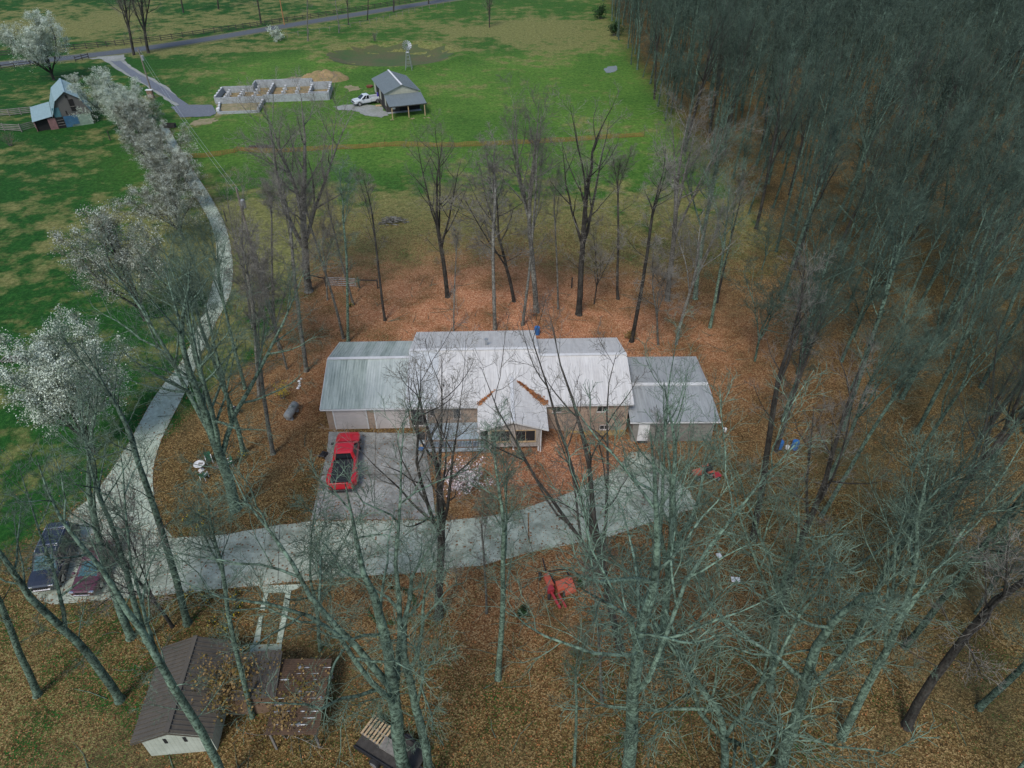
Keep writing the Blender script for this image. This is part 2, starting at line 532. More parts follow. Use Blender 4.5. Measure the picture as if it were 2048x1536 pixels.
# ------------------------------------------------------------------ the ground
WOOD_EDGE = [site(*p) for p in ((1180, -60), (1195, 0), (1222, 60), (1240, 120), (1290, 190), (1325, 260), (1370, 330), (1440, 395), (1485, 470), (1500, 560))]
_wy = np.array([p.y for p in WOOD_EDGE])[::-1]
_wx = np.array([p.x for p in WOOD_EDGE])[::-1]
def wood_x(y):
    return np.interp(y, _wy, _wx)
def axis(parts):
    out = []
    for a, b, st in parts:
        out += list(np.arange(a, b, st))
    out.append(parts[-1][1])
    return np.array(out)
gx = axis([(-3000, -400, 520), (-400, -200, 25), (-200, -70, 3), (-70, 60, 1.25), (60, 200, 3), (200, 400, 25), (400, 3000, 520)])
gy = axis([(-2000, -100, 380), (-100, 0, 12.5), (0, 130, 1.25), (130, 280, 2.5), (280, 430, 12.5), (430, 3430, 600)])
GX, GY = np.meshgrid(gx, gy)
nx, ny = len(gx), len(gy)
gv = np.stack([GX.ravel(), GY.ravel(), np.array([H(x, y) for x, y in zip(GX.ravel(), GY.ravel())])], 1)
ii = (np.arange(ny - 1)[:, None] * nx + np.arange(nx - 1)[None, :]).ravel()
gq = np.stack([ii, ii + 1, ii + nx + 1, ii + nx], 1)
gme = fast_mesh('ground', gv, gq)
def ss(a):
    a = np.clip(a, 0, 1)
    return a * a * (3 - 2 * a)
X, Y = gv[:, 0], gv[:, 1]
def lump(x0, y0, rx, ry):
    return np.exp(-(((X - x0) / rx) ** 2 + ((Y - y0) / ry) ** 2))
# where fallen leaves lie: under the trees round the house and on the floor of the woods
drive_x = np.interp(Y, [0, 25, 32, 40, 48, 55, 62, 70, 80, 90], [-60, -45, -36, -32, -29, -26, -25, -25, -27, -31])
litter = ss((X - drive_x + 1.0) / 3.0) * (1 - 0.40 * ss((Y - 68) / 12)) * (1 - ss((Y - 76) / 30))
litter = np.maximum(litter, 0.60 * ss((34 - Y) / 10) * ss((X + 75) / 20))
litter *= 1 - 0.22 * ss((36 - Y) / 6) * ss((-17 - X) / 8)
litter *= 1 - 0.16 * ss((30 - Y) / 8) - 0.10 * ss((Y - 52) / 6) * ss((-8 - X) / 6)
wx = wood_x(np.clip(Y, _wy.min(), _wy.max()))
inwood = ss((X - wx + 1.5) / 10.0) * ss((Y + 5) / 5)
litter = np.maximum(litter, inwood)
orange = 1.0 * lump(0, 61, 23, 11) + 0.3 * lump(-8, 72, 24, 7) + 1.2 * lump(3.0, 40.5, 8.5, 5) + 0.35 * lump(2, 28, 14, 6) + 0.3 * lump(-19, 48, 4, 8) + 0.25 * lump(20, 55, 10, 10)
orange = np.clip(orange, 0, 1)
lush = ss((Y - 84) / 30) * (1 - 0.55 * ss((Y - 165) / 40)) * ss((X + 75) / 30)
lush = np.clip(lush + 0.45 * lump(-60, 165, 25, 18), 0, 1)
pale = 0.9 * lump(8, 205, 25, 20) + 1.0 * lump(BASIN[0], BASIN[1], 15, 11) + 0.5 * lump(-120, 215, 70, 25) + 0.85 * lump(-8, 84, 45, 14)  + 0.6 * lump(-60, 185, 60, 3)
litter = litter * 1.0
attr = gme.color_attributes.new('cover', 'FLOAT_COLOR', 'POINT')
attr.data.foreach_set('color', np.stack([litter, orange, lush, np.clip(pale, 0, 1)], 1).astype(np.float32).ravel())
gm, t, b = new_mat('ground_cover')
pos = coords(t, True)
at = t.nodes.new('ShaderNodeAttribute')
at.attribute_name = 'cover'
sp = t.nodes.new('ShaderNodeSeparateColor')
t.links.new(at.outputs['Color'], sp.inputs[0])
a_lit, a_or, a_lush, a_pale = sp.outputs[0], sp.outputs[1], sp.outputs[2], at.outputs['Alpha']
n_big = noise(t, pos, 0.045, 3, 0.6)
n_mid = noise(t, pos, 0.28, 5, 0.65)
n_fine = noise(t, pos, 2.4, 4, 0.75)
# leaves
vo = N(t, 'ShaderNodeTexVoronoi', Scale=14.0)
t.links.new(pos, vo.inputs['Vector'])
vs_ = t.nodes.new('ShaderNodeSeparateColor')
t.links.new(vo.outputs['Color'], vs_.inputs[0])
lv = math_n(t, 'ADD', math_n(t, 'MULTIPLY', vs_.outputs[0], 0.72), math_n(t, 'MULTIPLY', n_fine, 0.42))
brown = ramp(t, lv, [(0.12, (0.028, 0.019, 0.009)), (0.42, (0.10, 0.062, 0.024)), (0.70, (0.21, 0.132, 0.052)), (0.93, (0.40, 0.285, 0.14))])
orng = ramp(t, lv, [(0.12, (0.17, 0.056, 0.026)), (0.42, (0.41, 0.155, 0.072)), (0.70, (0.57, 0.265, 0.135)), (0.93, (0.68, 0.44, 0.28))])
of = math_n(t, 'MULTIPLY', a_or, ramp(t, n_mid, [(0.25, (0.45,) * 3), (0.6, (1,) * 3)]), clamp=True)
brown = mixc(t, 1.0, brown, ramp(t, n_big, [(0.35, (0.66, 0.72, 0.62)), (0.65, (1.0, 0.98, 0.92))]), 'MULTIPLY')
leaves = mixc(t, of, brown, orng)
thin = ramp(t, n_mid, [(0.28, (0.40, 0.41, 0.37)), (0.54, (1, 1, 1))])
leaves = mixc(t, 0.65, leaves, thin, 'MULTIPLY')
n_drift = noise(t, pos, 0.11, 4, 0.6)
soil = ramp(t, n_fine, [(0.3, (0.03, 0.03, 0.014)), (0.7, (0.11, 0.095, 0.045))])
sf = math_n(t, 'MULTIPLY', ramp(t, n_drift, [(0.50, (0,) * 3), (0.68, (0.75,) * 3)]), math_n(t, 'SUBTRACT', 1.0, a_or))
leaves = mixc(t, sf, leaves, soil)
# grass
g_dark = ramp(t, n_fine, [(0.25, (0.006, 0.040, 0.007)), (0.5, (0.016, 0.085, 0.013)), (0.75, (0.05, 0.14, 0.027))])
g_lush = ramp(t, n_fine, [(0.25, (0.034, 0.11, 0.018)), (0.5, (0.10, 0.21, 0.032)), (0.78, (0.22, 0.32, 0.065))])
straw = ramp(t, n_fine, [(0.25, (0.09, 0.10, 0.03)), (0.5, (0.22, 0.215, 0.075)), (0.78, (0.38, 0.34, 0.16))])
grass = mixc(t, math_n(t, 'MULTIPLY', a_lush, ramp(t, n_big, [(0.3, (0.5,) * 3), (0.6, (1,) * 3)])), g_dark, g_lush)
dead = math_n(t, 'ADD', math_n(t, 'MULTIPLY', n_mid, 0.62), math_n(t, 'MULTIPLY', n_big, 0.5))
dead = math_n(t, 'ADD', dead, math_n(t, 'MULTIPLY', a_pale, 0.26))
dead = math_n(t, 'SUBTRACT', dead, math_n(t, 'MULTIPLY', a_lush, 0.05))
grass = mixc(t, ramp(t, dead, [(0.555, (0,) * 3), (0.66, (0.85,) * 3)]), grass, straw)
clump = noise(t, pos, 1.1, 3, 0.7)
grass = mixc(t, 0.6, grass, ramp(t, clump, [(0.34, (0.40, 0.45, 0.4)), (0.60, (1.15, 1.12, 1.1))]), 'MULTIPLY')
lf = math_n(t, 'ADD', a_lit, math_n(t, 'MULTIPLY', math_n(t, 'SUBTRACT', math_n(t, 'ADD', math_n(t, 'MULTIPLY', n_mid, 0.45), math_n(t, 'MULTIPLY', vs_.outputs[1], 0.55)), 0.5), 1.5))
lf = ramp(t, lf, [(0.36, (0,) * 3), (0.60, (1,) * 3)])
col = mixc(t, lf, grass, leaves)
t.links.new(col, b.inputs['Base Color'])
b.inputs['Roughness'].default_value = 0.95
b.inputs['Specular IOR Level'].default_value = 0.15
bump(t, b, vo.outputs['Distance'], 0.6, 0.08)
gme.materials.append(gm)
ground = put_mesh('ground', gme)
tag(ground, 'leaf strewn yard and green pasture', kind='structure')

def drape(name, pts, mat, off=0.03, step=1.5, th=0.0):
    """a flat paved patch laid over the ground: polygon cut into a net that follows the terrain"""
    bm = bmesh.new()
    vs = [bm.verts.new((p[0], p[1], 0)) for p in pts]
    bm.faces.new(vs)
    xs = [p[0] for p in pts]
    ys = [p[1] for p in pts]
    for ax, lo, hi in ((0, min(xs), max(xs)), (1, min(ys), max(ys))):
        k = lo + step
        while k < hi:
            co = Vector((k, 0, 0)) if ax == 0 else Vector((0, k, 0))
            no = Vector((1, 0, 0)) if ax == 0 else Vector((0, 1, 0))
            bmesh.ops.bisect_plane(bm, geom=list(bm.verts) + list(bm.edges) + list(bm.faces), plane_co=co, plane_no=no)
            k += step
    for v in bm.verts:
        v.co.z = H(v.co.x, v.co.y) + off
    bmesh.ops.recalc_face_normals(bm, faces=bm.faces)
    if sum(f.normal.z for f in bm.faces) < 0:
        bmesh.ops.reverse_faces(bm, faces=bm.faces)
    if th:
        edges = [e for e in bm.edges if e.is_boundary]
        r = bmesh.ops.extrude_edge_only(bm, edges=edges)
        for v in [g_ for g_ in r['geom'] if isinstance(g_, bmesh.types.BMVert)]:
            v.co.z -= th
    me = bpy.data.meshes.new(name)
    bm.to_mesh(me)
    bm.free()
    return put_mesh(name, me, mat)
def smooth_line(pts, n=6):
    """Catmull-Rom through the points"""
    P = [Vector(p) for p in pts]
    P = [P[0] * 2 - P[1]] + P + [P[-1] * 2 - P[-2]]
    out = []
    for i in range(1, len(P) - 2):
        for k in range(n):
            u = k / n
            a, b_, c_, d = P[i - 1], P[i], P[i + 1], P[i + 2]
            out.append(0.5 * ((2 * b_) + (c_ - a) * u + (2 * a - 5 * b_ + 4 * c_ - d) * u * u + (3 * b_ - a - 3 * c_ + d) * u ** 3))
    out.append(P[-2])
    return out
def wobble(pts, amp, seed, sub=4):
    rng = random.Random(seed)
    out = []
    n = len(pts)
    for i in range(n):
        a, b_ = Vector(pts[i]), Vector(pts[(i + 1) % n])
        for k in range(sub):
            p = a.lerp(b_, k / sub)
            out.append(Vector((p.x + rng.uniform(-amp, amp), p.y + rng.uniform(-amp, amp), 0)))
    return out
def gpts(px):
    return [site(*p) for p in px]

# concrete lane coming down from the road between the pears and the trees
left_e = smooth_line(gpts([(318, 250), (340, 300), (365, 350), (395, 400), (422, 450), (433, 505), (422, 580), (397, 650), (365, 720), (312, 790), (267, 870), (240, 915), (192, 985), (146, 1024)]), 5)
right_e = smooth_line(gpts([(334, 250), (362, 300), (393, 350), (425, 400), (452, 455), (465, 520), (461, 585), (430, 650), (392, 735), (370, 785), (331, 862), (313, 910), (306, 950), (309, 1000), (321, 1042), (345, 1075)]), 5)
lane = drape('driveway_lane', left_e + right_e[::-1], M['concrete_lane'], 0.05, 2.0, 0.12)
tag(lane, kind='structure')
court_px = [(144, 1026), (344, 1077), (450, 1069), (560, 1051), (621, 1042), (705, 1042), (790, 1042), (872, 1042), (960, 1036), (1040, 1021), (1140, 986), (1200, 955), (1232, 938),
            (1262, 905), (1300, 905), (1345, 950), (1380, 985), (1395, 1015), (1290, 1050), (1180, 1081), (1100, 1098), (1020, 1116), (960, 1131), (860, 1143), (690, 1156), (560, 1167), (420, 1181), (270, 1196), (104, 1210), (74, 1200), (58, 1178), (74, 1120), (128, 1062)]
court = drape('driveway_court', wobble(gpts(court_px), 0.06, 5, 3), M['concrete'], 0.046, 2.0, 0.12)
tag(court, kind='structure')
apron_px = [(658, 864), (848, 868), (853, 905), (866, 985), (872, 1039), (790, 1039.5), (705, 1040), (622, 1040), (640, 965), (654, 905)]
apron = drape('garage_apron', gpts(apron_px), M['concrete_apron'], 0.05, 2.0, 0.12)
tag(apron, kind='structure')
# path from the court to the shed: two strips, a cross piece and a slab
for k, px in enumerate(([(517, 1172), (607, 1169.5), (596, 1177), (570, 1186), (534, 1186), (526, 1185)], [(529, 1187), (537, 1187), (529, 1222), (520, 1220)], [(526, 1231), (519.5, 1289), (506.5, 1289), (518, 1236)], [(571, 1187), (583, 1180), (575, 1230), (564, 1286), (553, 1287)], [(501, 1291), (564, 1288), (562, 1313), (499, 1317)])):
    tag(drape('garden_path', gpts(px), M['concrete_lane'], 0.06, 1.0, 0.1), kind='structure')
# road, gravel drive and pads of the far property
def ribbon(name, px, width, mat, off):
    c_ = smooth_line(gpts(px), 6)
    L_, R_ = [], []
    for i, p in enumerate(c_):
        d = (c_[min(i + 1, len(c_) - 1)] - c_[max(i - 1, 0)]).normalized()
        n_ = Vector((-d.y, d.x, 0))
        L_.append(p + n_ * width / 2)
        R_.append(p - n_ * width / 2)
    return tag(drape(name, L_ + R_[::-1], mat, off, 4.0), kind='structure')
road_px = [(-260, 142), (-100, 136), (0, 129), (190, 110), (380, 84), (560, 54), (700, 31), (870, 4), (1020, -18)]
ribbon('road_shoulder', road_px, 7.2, plain('verge', (0.12, 0.13, 0.06), 0.95, vary=0.4), 0.03)
ribbon('road', road_px, 4.6, M['asphalt'], 0.06)
tag(drape('gravel_apron', wobble(gpts([(180, 118), (205, 113), (246, 110), (252, 119), (240, 123), (222, 122), (206, 120)]), 0.5, 3), M['pale_gravel'], 0.075, 2.0), kind='structure')
tag(drape('gravel_drive_edge', wobble(gpts([(205, 118), (244, 118), (262, 133), (330, 172), (372, 207), (350, 212), (312, 185), (250, 150)]), 0.25, 4, 6), M['pale_gravel'], 0.04, 2.0), kind='structure')
tag(drape('gravel_drive', wobble(gpts([(217, 120), (240, 121), (258, 136), (322, 172), (378, 210), (424, 210), (434, 226), (420, 233), (362, 235), (342, 214), (360, 211), (316, 184), (262, 152)]), 0.12, 6, 6), M['new_gravel'], 0.06, 2.0), kind='structure')
tag(drape('gravel_pad', wobble(gpts([(668, 213), (700, 209), (745, 210), (764, 214), (778, 231), (760, 235), (728, 231), (708, 222), (680, 220)]), 0.35, 7, 5), M['pale_gravel'], 0.05, 2.0), kind='structure')
for k, px in enumerate(([(378, 246), (400, 238), (428, 236), (440, 241), (410, 249), (386, 253)], [(432, 208), (434, 232), (442, 231), (440, 206)], [(548, 161), (575, 155), (606, 153), (620, 158), (590, 162)], [(688, 172), (706, 170), (724, 177), (700, 183)])):
    tag(drape('bare_sand', wobble(gpts(px), 0.5, 20 + k, 5), M['sand'], 0.03, 2.0), kind='structure')

# ------------------------------------------------------------------ ribbed metal roofing
def ribbed_panel(w, length, ribs=4, rib_h=0.03, th=0.012):
    """one roofing sheet: x along the eave, y up the slope, z out"""
    mb = MB()
    xs = [(0, 0)]
    for k in range(ribs):
        c_ = w * (k + 0.5) / ribs
        xs += [(c_ - 0.032, 0), (c_ - 0.014, rib_h), (c_ + 0.014, rib_h), (c_ + 0.032, 0)]
    xs.append((w - 0.004, 0))
    poly = xs + [(xs[-1][0], -th), (0, -th)]
    mb.prism([(x, z) for x, z in poly], 'y', 0, length)
    return mb
def roof_run(parent, x0, n, w, length, y_eave, z_eave, pitch, mat, back=False, depth=0.0, ribs=4, mats=None):
    """n sheets side by side on one slope of a ridge that runs along x; each is its own object"""
    me = ribbed_panel(w, length, ribs).mesh('roof_panel')
    if mats is None:
        me.materials.append(mat)
    out = []
    for k in range(n):
        if back:
            o = put_mesh('roof_panel', me, None, parent, (x0 + (k + 1) * w, y_eave, z_eave), (pitch, 0, math.pi))
        else:
            o = put_mesh('roof_panel', me, None, parent, (x0 + k * w, y_eave, z_eave), (pitch, 0, 0))
        if mats is not None:
            if len(me.materials) == 0:
                me.materials.append(mats[0])
            o.material_slots[0].link = 'OBJECT'
            o.material_slots[0].material = mats[k]
        out.append(o)
    return out
def window(parent, x0, x1, z0, z1, y, panes=2, frame=0.06, mat='trim', sill=True):
    """window on a wall facing -y"""
    f = MB()
    f.bb(x0, x1, y - 0.05, y, z1 - frame, z1)
    f.bb(x0, x1, y - 0.05, y, z0, z0 + frame)
    f.bb(x0, x0 + frame, y - 0.05, y, z0 + frame, z1 - frame)
    f.bb(x1 - frame, x1, y - 0.05, y, z0 + frame, z1 - frame)
    o = f.build('window', M[mat], parent)
    w = (x1 - x0 - 2 * frame)
    for k in range(panes):
        a = x0 + frame + w * k / panes
        e = x0 + frame + w * (k + 1) / panes
        MB().bb(a + 0.012, e - 0.012, y - 0.02, y - 0.008, z0 + frame, z1 - frame).build('pane', M['glass'], o)
        if k:
            MB().bb(a - 0.02, a + 0.02, y - 0.045, y - 0.004, z0 + frame, z1 - frame).build('mullion', M[mat], o)
    if sill:
        MB().bb(x0 - 0.05, x1 + 0.05, y - 0.10, y - 0.052, z0 - 0.05, z0 + 0.01).build('sill', M[mat], o)
    return o

# ------------------------------------------------------------------ the ranch house
HA = math.atan2(0.757, 26.686)
house = thing('ranch_house', 'long tan brick ranch house with pale metal roof, double garage and front sunroom', 'house', (-16.2525, 44.0, 0), HA)
pit = math.atan(0.33)
sl = math.sqrt(1 + 0.33 ** 2)
WY = 0.28                       # front wall sits this far behind the eave
LX, RX = 0.35, 26.35
E0 = 2.5
A1, A2 = 5.0, 5.75
C0, C1 = 7.2, 18.8
def gable_y(A, ze, over):
    """cross-section of the walls under a roof with half depth A: polygon in (y, z)"""
    return [(WY, -0.2), (2 * A - over, -0.2), (2 * A - over, ze + 0.33 * over - 0.06), (A, ze + 0.33 * A - 0.06), (WY, ze + 0.33 * WY - 0.06)]
w = MB()
w.prism([(y, z) for y, z in gable_y(A1, E0, WY)], 'x', LX, C0 + 0.05)
w.build('wall', M['brick'], house)
w = MB()
w.prism(gable_y(A2, E0, WY), 'x', C0 + 0.06, C1 - 0.06)
w.build('wall', M['brick'], house)
w = MB()
w.prism([(y, -0.72 if z < 0 else z) for y, z in gable_y(A1, E0, WY)], 'x', C1 - 0.05, RX)
w.build('wall', M['brick'], house)
w = MB()
w.bb(C1 - 0.05, RX - 0.02, WY - 0.04, 2 * A1 - WY - 0.3, -1.75, -0.722)
w.build('basement_wall', M['brick_base'], house)
roof = MB()
roof.box(0.5 * (0 + C0), A1, E0 + 0.33 * A1 + 0.045, C0 - 0.02, 0.34, 0.035)
roof.box(0.5 * (C0 + C1), A2, E0 + 0.33 * A2 + 0.045, C1 - C0 - 0.02, 0.34, 0.035)
roof.box(0.5 * (C1 + 26.7), A1, E0 + 0.33 * A1 + 0.045, 26.7 - C1 - 0.02, 0.34, 0.035)
roof = roof.build('roof', M['trim'], house)
left_mats = [M['roof_mossy']] * 6 + [M['roof_light']] * 2
roof_run(roof, 0, 8, 0.9, A1 * sl, 0, E0, pit, None, mats=[M['roof_mossy']] * 4 + [M['roof_mid']] * 4)
roof_run(roof, C0, 13, (C1 - C0) / 13, A2 * sl, 0, E0, pit, None, mats=[M['roof_pale']] * 3 + [M['roof_light']] * 10)
roof_run(roof, C1, 9, (26.7 - C1) / 9, A1 * sl, 0, E0, pit, None, mats=[M['roof_light']] * 9)
roof_run(roof, 0, 8, 0.9, A1 * sl, 2 * A1, E0, pit, None, back=True, mats=[M['roof_mossy'], M['roof_mossy'], M['roof_mid'], M['roof_mossy'], M['roof_mid'], M['roof_mossy'], M['roof_mid'], M['roof_mid']])
roof_run(roof, C0, 13, (C1 - C0) / 13, A2 * sl, 2 * A2, E0, pit, None, back=True, mats=[M['roof_light']] * 13)
roof_run(roof, C1, 9, (26.7 - C1) / 9, A1 * sl, 2 * A1, E0, pit, None, back=True, mats=[M['roof_light']] * 9)
# small triangles of wall where the middle roof rises above the wings
for xx in (C0 + 0.005, C1 - 0.035):
    k = MB()
    k.prism([(A1 - 0.02, E0 + 0.33 * A1 + 0.03), (2 * A2, E0 - 0.1), (A2, E0 + 0.33 * A2 - 0.03)], 'x', xx, xx + 0.03)
    k.build('gable_end', M['trim'], roof)
f = MB()
for xa, xb in ((0, 13.3), (19.2, 26.7)):
    f.bb(xa, xb, -0.07, -0.012, E0 - 0.13, E0 - 0.02)
f.build('gutter', M['trim'], house)
# gable trim on both ends
for xx in (-0.02, 26.685):
    k = MB()
    k.bar((xx, 0, E0 - 0.06), (xx, A1, E0 + 0.33 * A1 - 0.06), 0.04, 0.14)
    k.bar((xx, 2 * A1, E0 - 0.06), (xx, A1, E0 + 0.33 * A1 - 0.06), 0.04, 0.14)
    k.build('rake_trim', M['trim'], house)
k = MB()
k.cyl((14.1, 6.9, 3.9), (14.1, 6.9, 4.62), 0.11, n=12)
k.cyl((14.1, 6.9, 4.62), (14.1, 6.9, 4.72), 0.19, 0.17, n=12)
k.build('flue_pipe', M['steel'], house)
k = MB()
k.cyl((10.4, 2.0, 3.1), (10.4, 2.0, 3.42), 0.05, n=8)
k.build('vent_pipe', M['black'], house)
# garage doors
for x0, x1 in ((1.0, 3.72), (4.52, 7.24)):
    d = MB()
    d.bb(x0 - 0.1, x0, WY - 0.06, WY, -0.05, 2.16)
    d.bb(x1, x1 + 0.1, WY - 0.06, WY, -0.05, 2.16)
    d.bb(x0 - 0.1, x1 + 0.1, WY - 0.06, WY, 2.165, 2.29)
    d = d.build('garage_door', M['trim'], house)
    for k in range(4):
        MB().bb(x0 + 0.01, x1 - 0.01, WY - 0.035, WY - 0.004, 0.0 + 0.54 * k, 0.525 + 0.54 * k).build('door_panel', M['door_paint'], d, bevel=0.008)
    MB().bb((x0 + x1) / 2 - 0.08, (x0 + x1) / 2 + 0.08, WY - 0.06, WY - 0.037, 0.25, 0.28).build('handle', M['black'], d)
window(house, 7.55, 8.72, 0.25, 2.15, WY, 2, 0.045, 'door_paint')
window(house, 11.2, 11.85, 0.95, 2.15, WY, 1, 0.045, 'door_paint')
window(house, 9.2, 9.62, 1.35, 2.05, WY, 1, 0.045, 'door_paint')
window(house, 19.75, 20.5, 1.5, 2.15, WY, 2, 0.045, 'door_paint')
window(house, 24.0, 24.85, -0.62, -0.1, WY - 0.002, 2, 0.045, 'door_paint')
window(house, 23.6, 24.6, 1.45, 2.1, WY, 2, 0.045, 'door_paint')
k = MB()
k.bb(8.86, 9.0, WY - 0.08, WY, 0.0, 2.4)
k.build('downspout', M['trim'], house)
# daylight basement posts etc. under the sunroom
SX0, SX1, SXR, SY = 14.2, 18.5, 16.25, -2.85
k = MB()
k.prism([(SX0, 0.45), (SX1, 0.45), (SX1, 2.6), (SXR, 3.28), (SX0, 2.6)], 'y', SY, WY - 0.01)
k.build('sunroom_wall', M['siding'], house)
window(house, 14.4, 16.05, 1.05, 2.32, SY, 2, 0.07, 'wood_pine')
window(house, 16.45, 18.15, 1.05, 2.32, SY, 2, 0.07, 'wood_pine')
k = MB()
k.bb(13.55, 14.19, SY + 1.2, WY - 0.02, 0.6, 2.55)
k.build('porch_recess', M['dark_in'], house)
for xx in (14.3, 16.3, 18.4):
    MB().box(xx, SY + 0.12, -0.35, 0.14, 0.14, 1.58).build('sunroom_post', M['trim'], house)
MB().box(13.5, SY + 0.05, 1.5, 0.12, 0.12, 1.95).build('porch_post', M['trim'], house)
k = MB()
k.bb(18.53, 18.62, SY - 0.02, SY + 0.06, -0.9, 2.45)
k.build('downspout', M['trim'], house)
sr = MB()
RZ = E0 + 0.33 * 2.9
sr.bar((SXR, -3.15, RZ + 0.07), (SXR, 2.75, RZ + 0.07), 0.3, 0.03)
sr = sr.build('sunroom_roof', M['trim'], house)
for side in (-1, 1):
    xe0 = SXR + side * 2.92
    n = 8
    ys = [-3.12 + (2.85 + 3.12) * i / n for i in range(n + 1)]
    for i in range(n):
        ya, yb = ys[i] + 0.006, ys[i + 1]
        def xe(y):
            return xe0 if y < 0.02 else xe0 - side * 2.92 * (y / 2.9)
        def zz(x):
            return RZ - 0.33 * abs(x - SXR) + 0.035
        q = [(xe(ya), ya, zz(xe(ya))), (SXR, ya, zz(SXR)), (SXR, yb, zz(SXR)), (xe(yb), yb, zz(xe(yb)))]
        p = MB()
        p.slab(q if side > 0 else q[::-1], 0.02)
        for r_ in range(3):
            yy = ya + (yb - ya) * (r_ + 0.5) / 3
            p.bar((xe(yy), yy, zz(xe(yy)) + 0.02), (SXR, yy, zz(SXR) + 0.02), 0.04, 0.03)
        p.build('roof_panel', M['roof_light'], sr)
k = MB()
k.bar((SXR - 2.92, -3.15, E0 - 0.02), (SXR, -3.15, RZ - 0.02), 0.05, 0.16)
k.bar((SXR + 2.92, -3.15, E0 - 0.02), (SXR, -3.15, RZ - 0.02), 0.05, 0.16)
k.build('rake_trim', M['trim'], house)
MB().slab([(SXR - 2.9, -3.1, E0 - 0.04), (SXR - 2.9, 0, E0 - 0.04), (SX0, 0, E0 + 0.09), (SX0, -3.1, E0 + 0.09)], 0.02).build('soffit', M['trim'], house)
MB().slab([(SXR + 2.9, 0, E0 - 0.04), (SXR + 2.9, -3.1, E0 - 0.04), (SX1, -3.1, E0 + 0.09), (SX1, 0, E0 + 0.09)], 0.02).build('soffit', M['trim'], house)
# deck with railing
dk = MB()
dk.bb(8.98, 13.95, -3.13, 0.2, 0.28, 0.53)
dk = dk.build('deck', M['deck'], house)
bme = MB().bb(0, 4.97, 0, 0.135, 0, 0.03).mesh('deck_board', bevel=0.004)
bme.materials.append(M['deck'])
for i in range(24):
    put_mesh('deck_board', bme, None, dk, (8.98, -3.14 + i * 0.139, 0.533))
for xx in (9.1, 11.5, 13.8):
    MB().box(xx, -3.0, -0.1, 0.14, 0.14, 0.76).build('deck_post', M['wood_grey'], dk)
rl = MB()
rl.bb(9.0, 13.9, -3.14, -3.0, 1.48, 1.53)
rl.bb(9.0, 13.9, -3.10, -3.04, 0.68, 0.73)
rl.bb(8.97, 9.07, -3.0, -1.2, 1.48, 1.53)
rl = rl.build('railing', M['wood_brown'], house)
pm = MB().box(0, 0, 0, 0.11, 0.11, 1.08).mesh('post', bevel=0.006)
pm.materials.append(M['wood_grey'])
for xx in (9.03, 10.3, 11.6, 12.9, 13.9):
    put_mesh('post', pm, None, rl, (xx, -3.07, 1.06))
put_mesh('post', pm, None, rl, (9.03, -1.25, 1.06))
bm_ = MB().box(0, 0, 0, 0.03, 0.03, 0.76).mesh('baluster')
bm_.materials.append(M['black'])
for i in range(38):
    xx = 9.15 + i * 0.125
    put_mesh('baluster', bm_, None, rl, (xx, -3.07, 1.1))
for i in range(13):
    put_mesh('baluster', bm_, None, rl, (9.03, -2.9 + i * 0.125, 1.1))
k = MB()
k.bb(8.35, 8.96, -2.4, -1.5, 0.04, 0.18)
k.bb(8.35, 8.96, -2.1, -1.5, 0.18, 0.36)
k.build('deck_steps', M['deck'], house)

def leaf_heap(name, pts, label, w=0.35, n=260, seed=1, mat='leafpile', h=0.16):
    """fallen leaves heaped along a line, each leaf a small curled face"""
    rng = random.Random(seed)
    mb = MB()
    P = [Vector(p) for p in pts]
    for _ in range(n):
        u = rng.random() ** 0.9 * (len(P) - 1)
        i = min(int(u), len(P) - 2)
        p = P[i].lerp(P[i + 1], u - i)
        ww = w * (0.35 + 0.65 * u / (len(P) - 1))
        p = p + Vector((rng.gauss(0, ww * 0.5), rng.gauss(0, ww * 0.5), abs(rng.gauss(0, h * 0.4))))
        s = rng.uniform(0.05, 0.11)
        a = Vector((rng.uniform(-1, 1), rng.uniform(-1, 1), rng.uniform(-.5, .5))).normalized() * s
        b_ = a.cross(Vector((rng.uniform(-.4, .4), rng.uniform(-.4, .4), 1))).normalized() * s * 0.7
        mb.add([p - a, p - b_ + Vector((0, 0, s * .3)), p + a, p + b_], [(0, 1, 2, 3)])
    me = bpy.data.meshes.new(name)
    me.from_pydata(mb.v, [], mb.f)
    o = put_mesh(name, me, M[mat])
    return tag(o, label, 'leaves')
def hloc(x, y, z):
    c_, s_ = math.cos(HA), math.sin(HA)
    return Vector((-16.2525 + x * c_ - y * s_, 44.0 + x * s_ + y * c_, z))
leaf_heap('leaf_drift', [hloc(SXR + 2.92 - 2.92 * u, 2.9 * u, E0 + 0.33 * 2.9 * u + 0.08) for u in (0.8, 0.45, 0.3, 0.15, 0.03)], 'rusty leaves caught in the roof valley right of the sunroom gable', 0.34, 900, 2)
leaf_heap('leaf_drift', [hloc(SXR - 2.92 + 2.92 * u, 2.9 * u, E0 + 0.33 * 2.9 * u + 0.08) for u in (0.5, 0.25, 0.12, 0.04)], 'small tuft of rusty leaves in the roof valley left of the sunroom gable', 0.22, 200, 3)

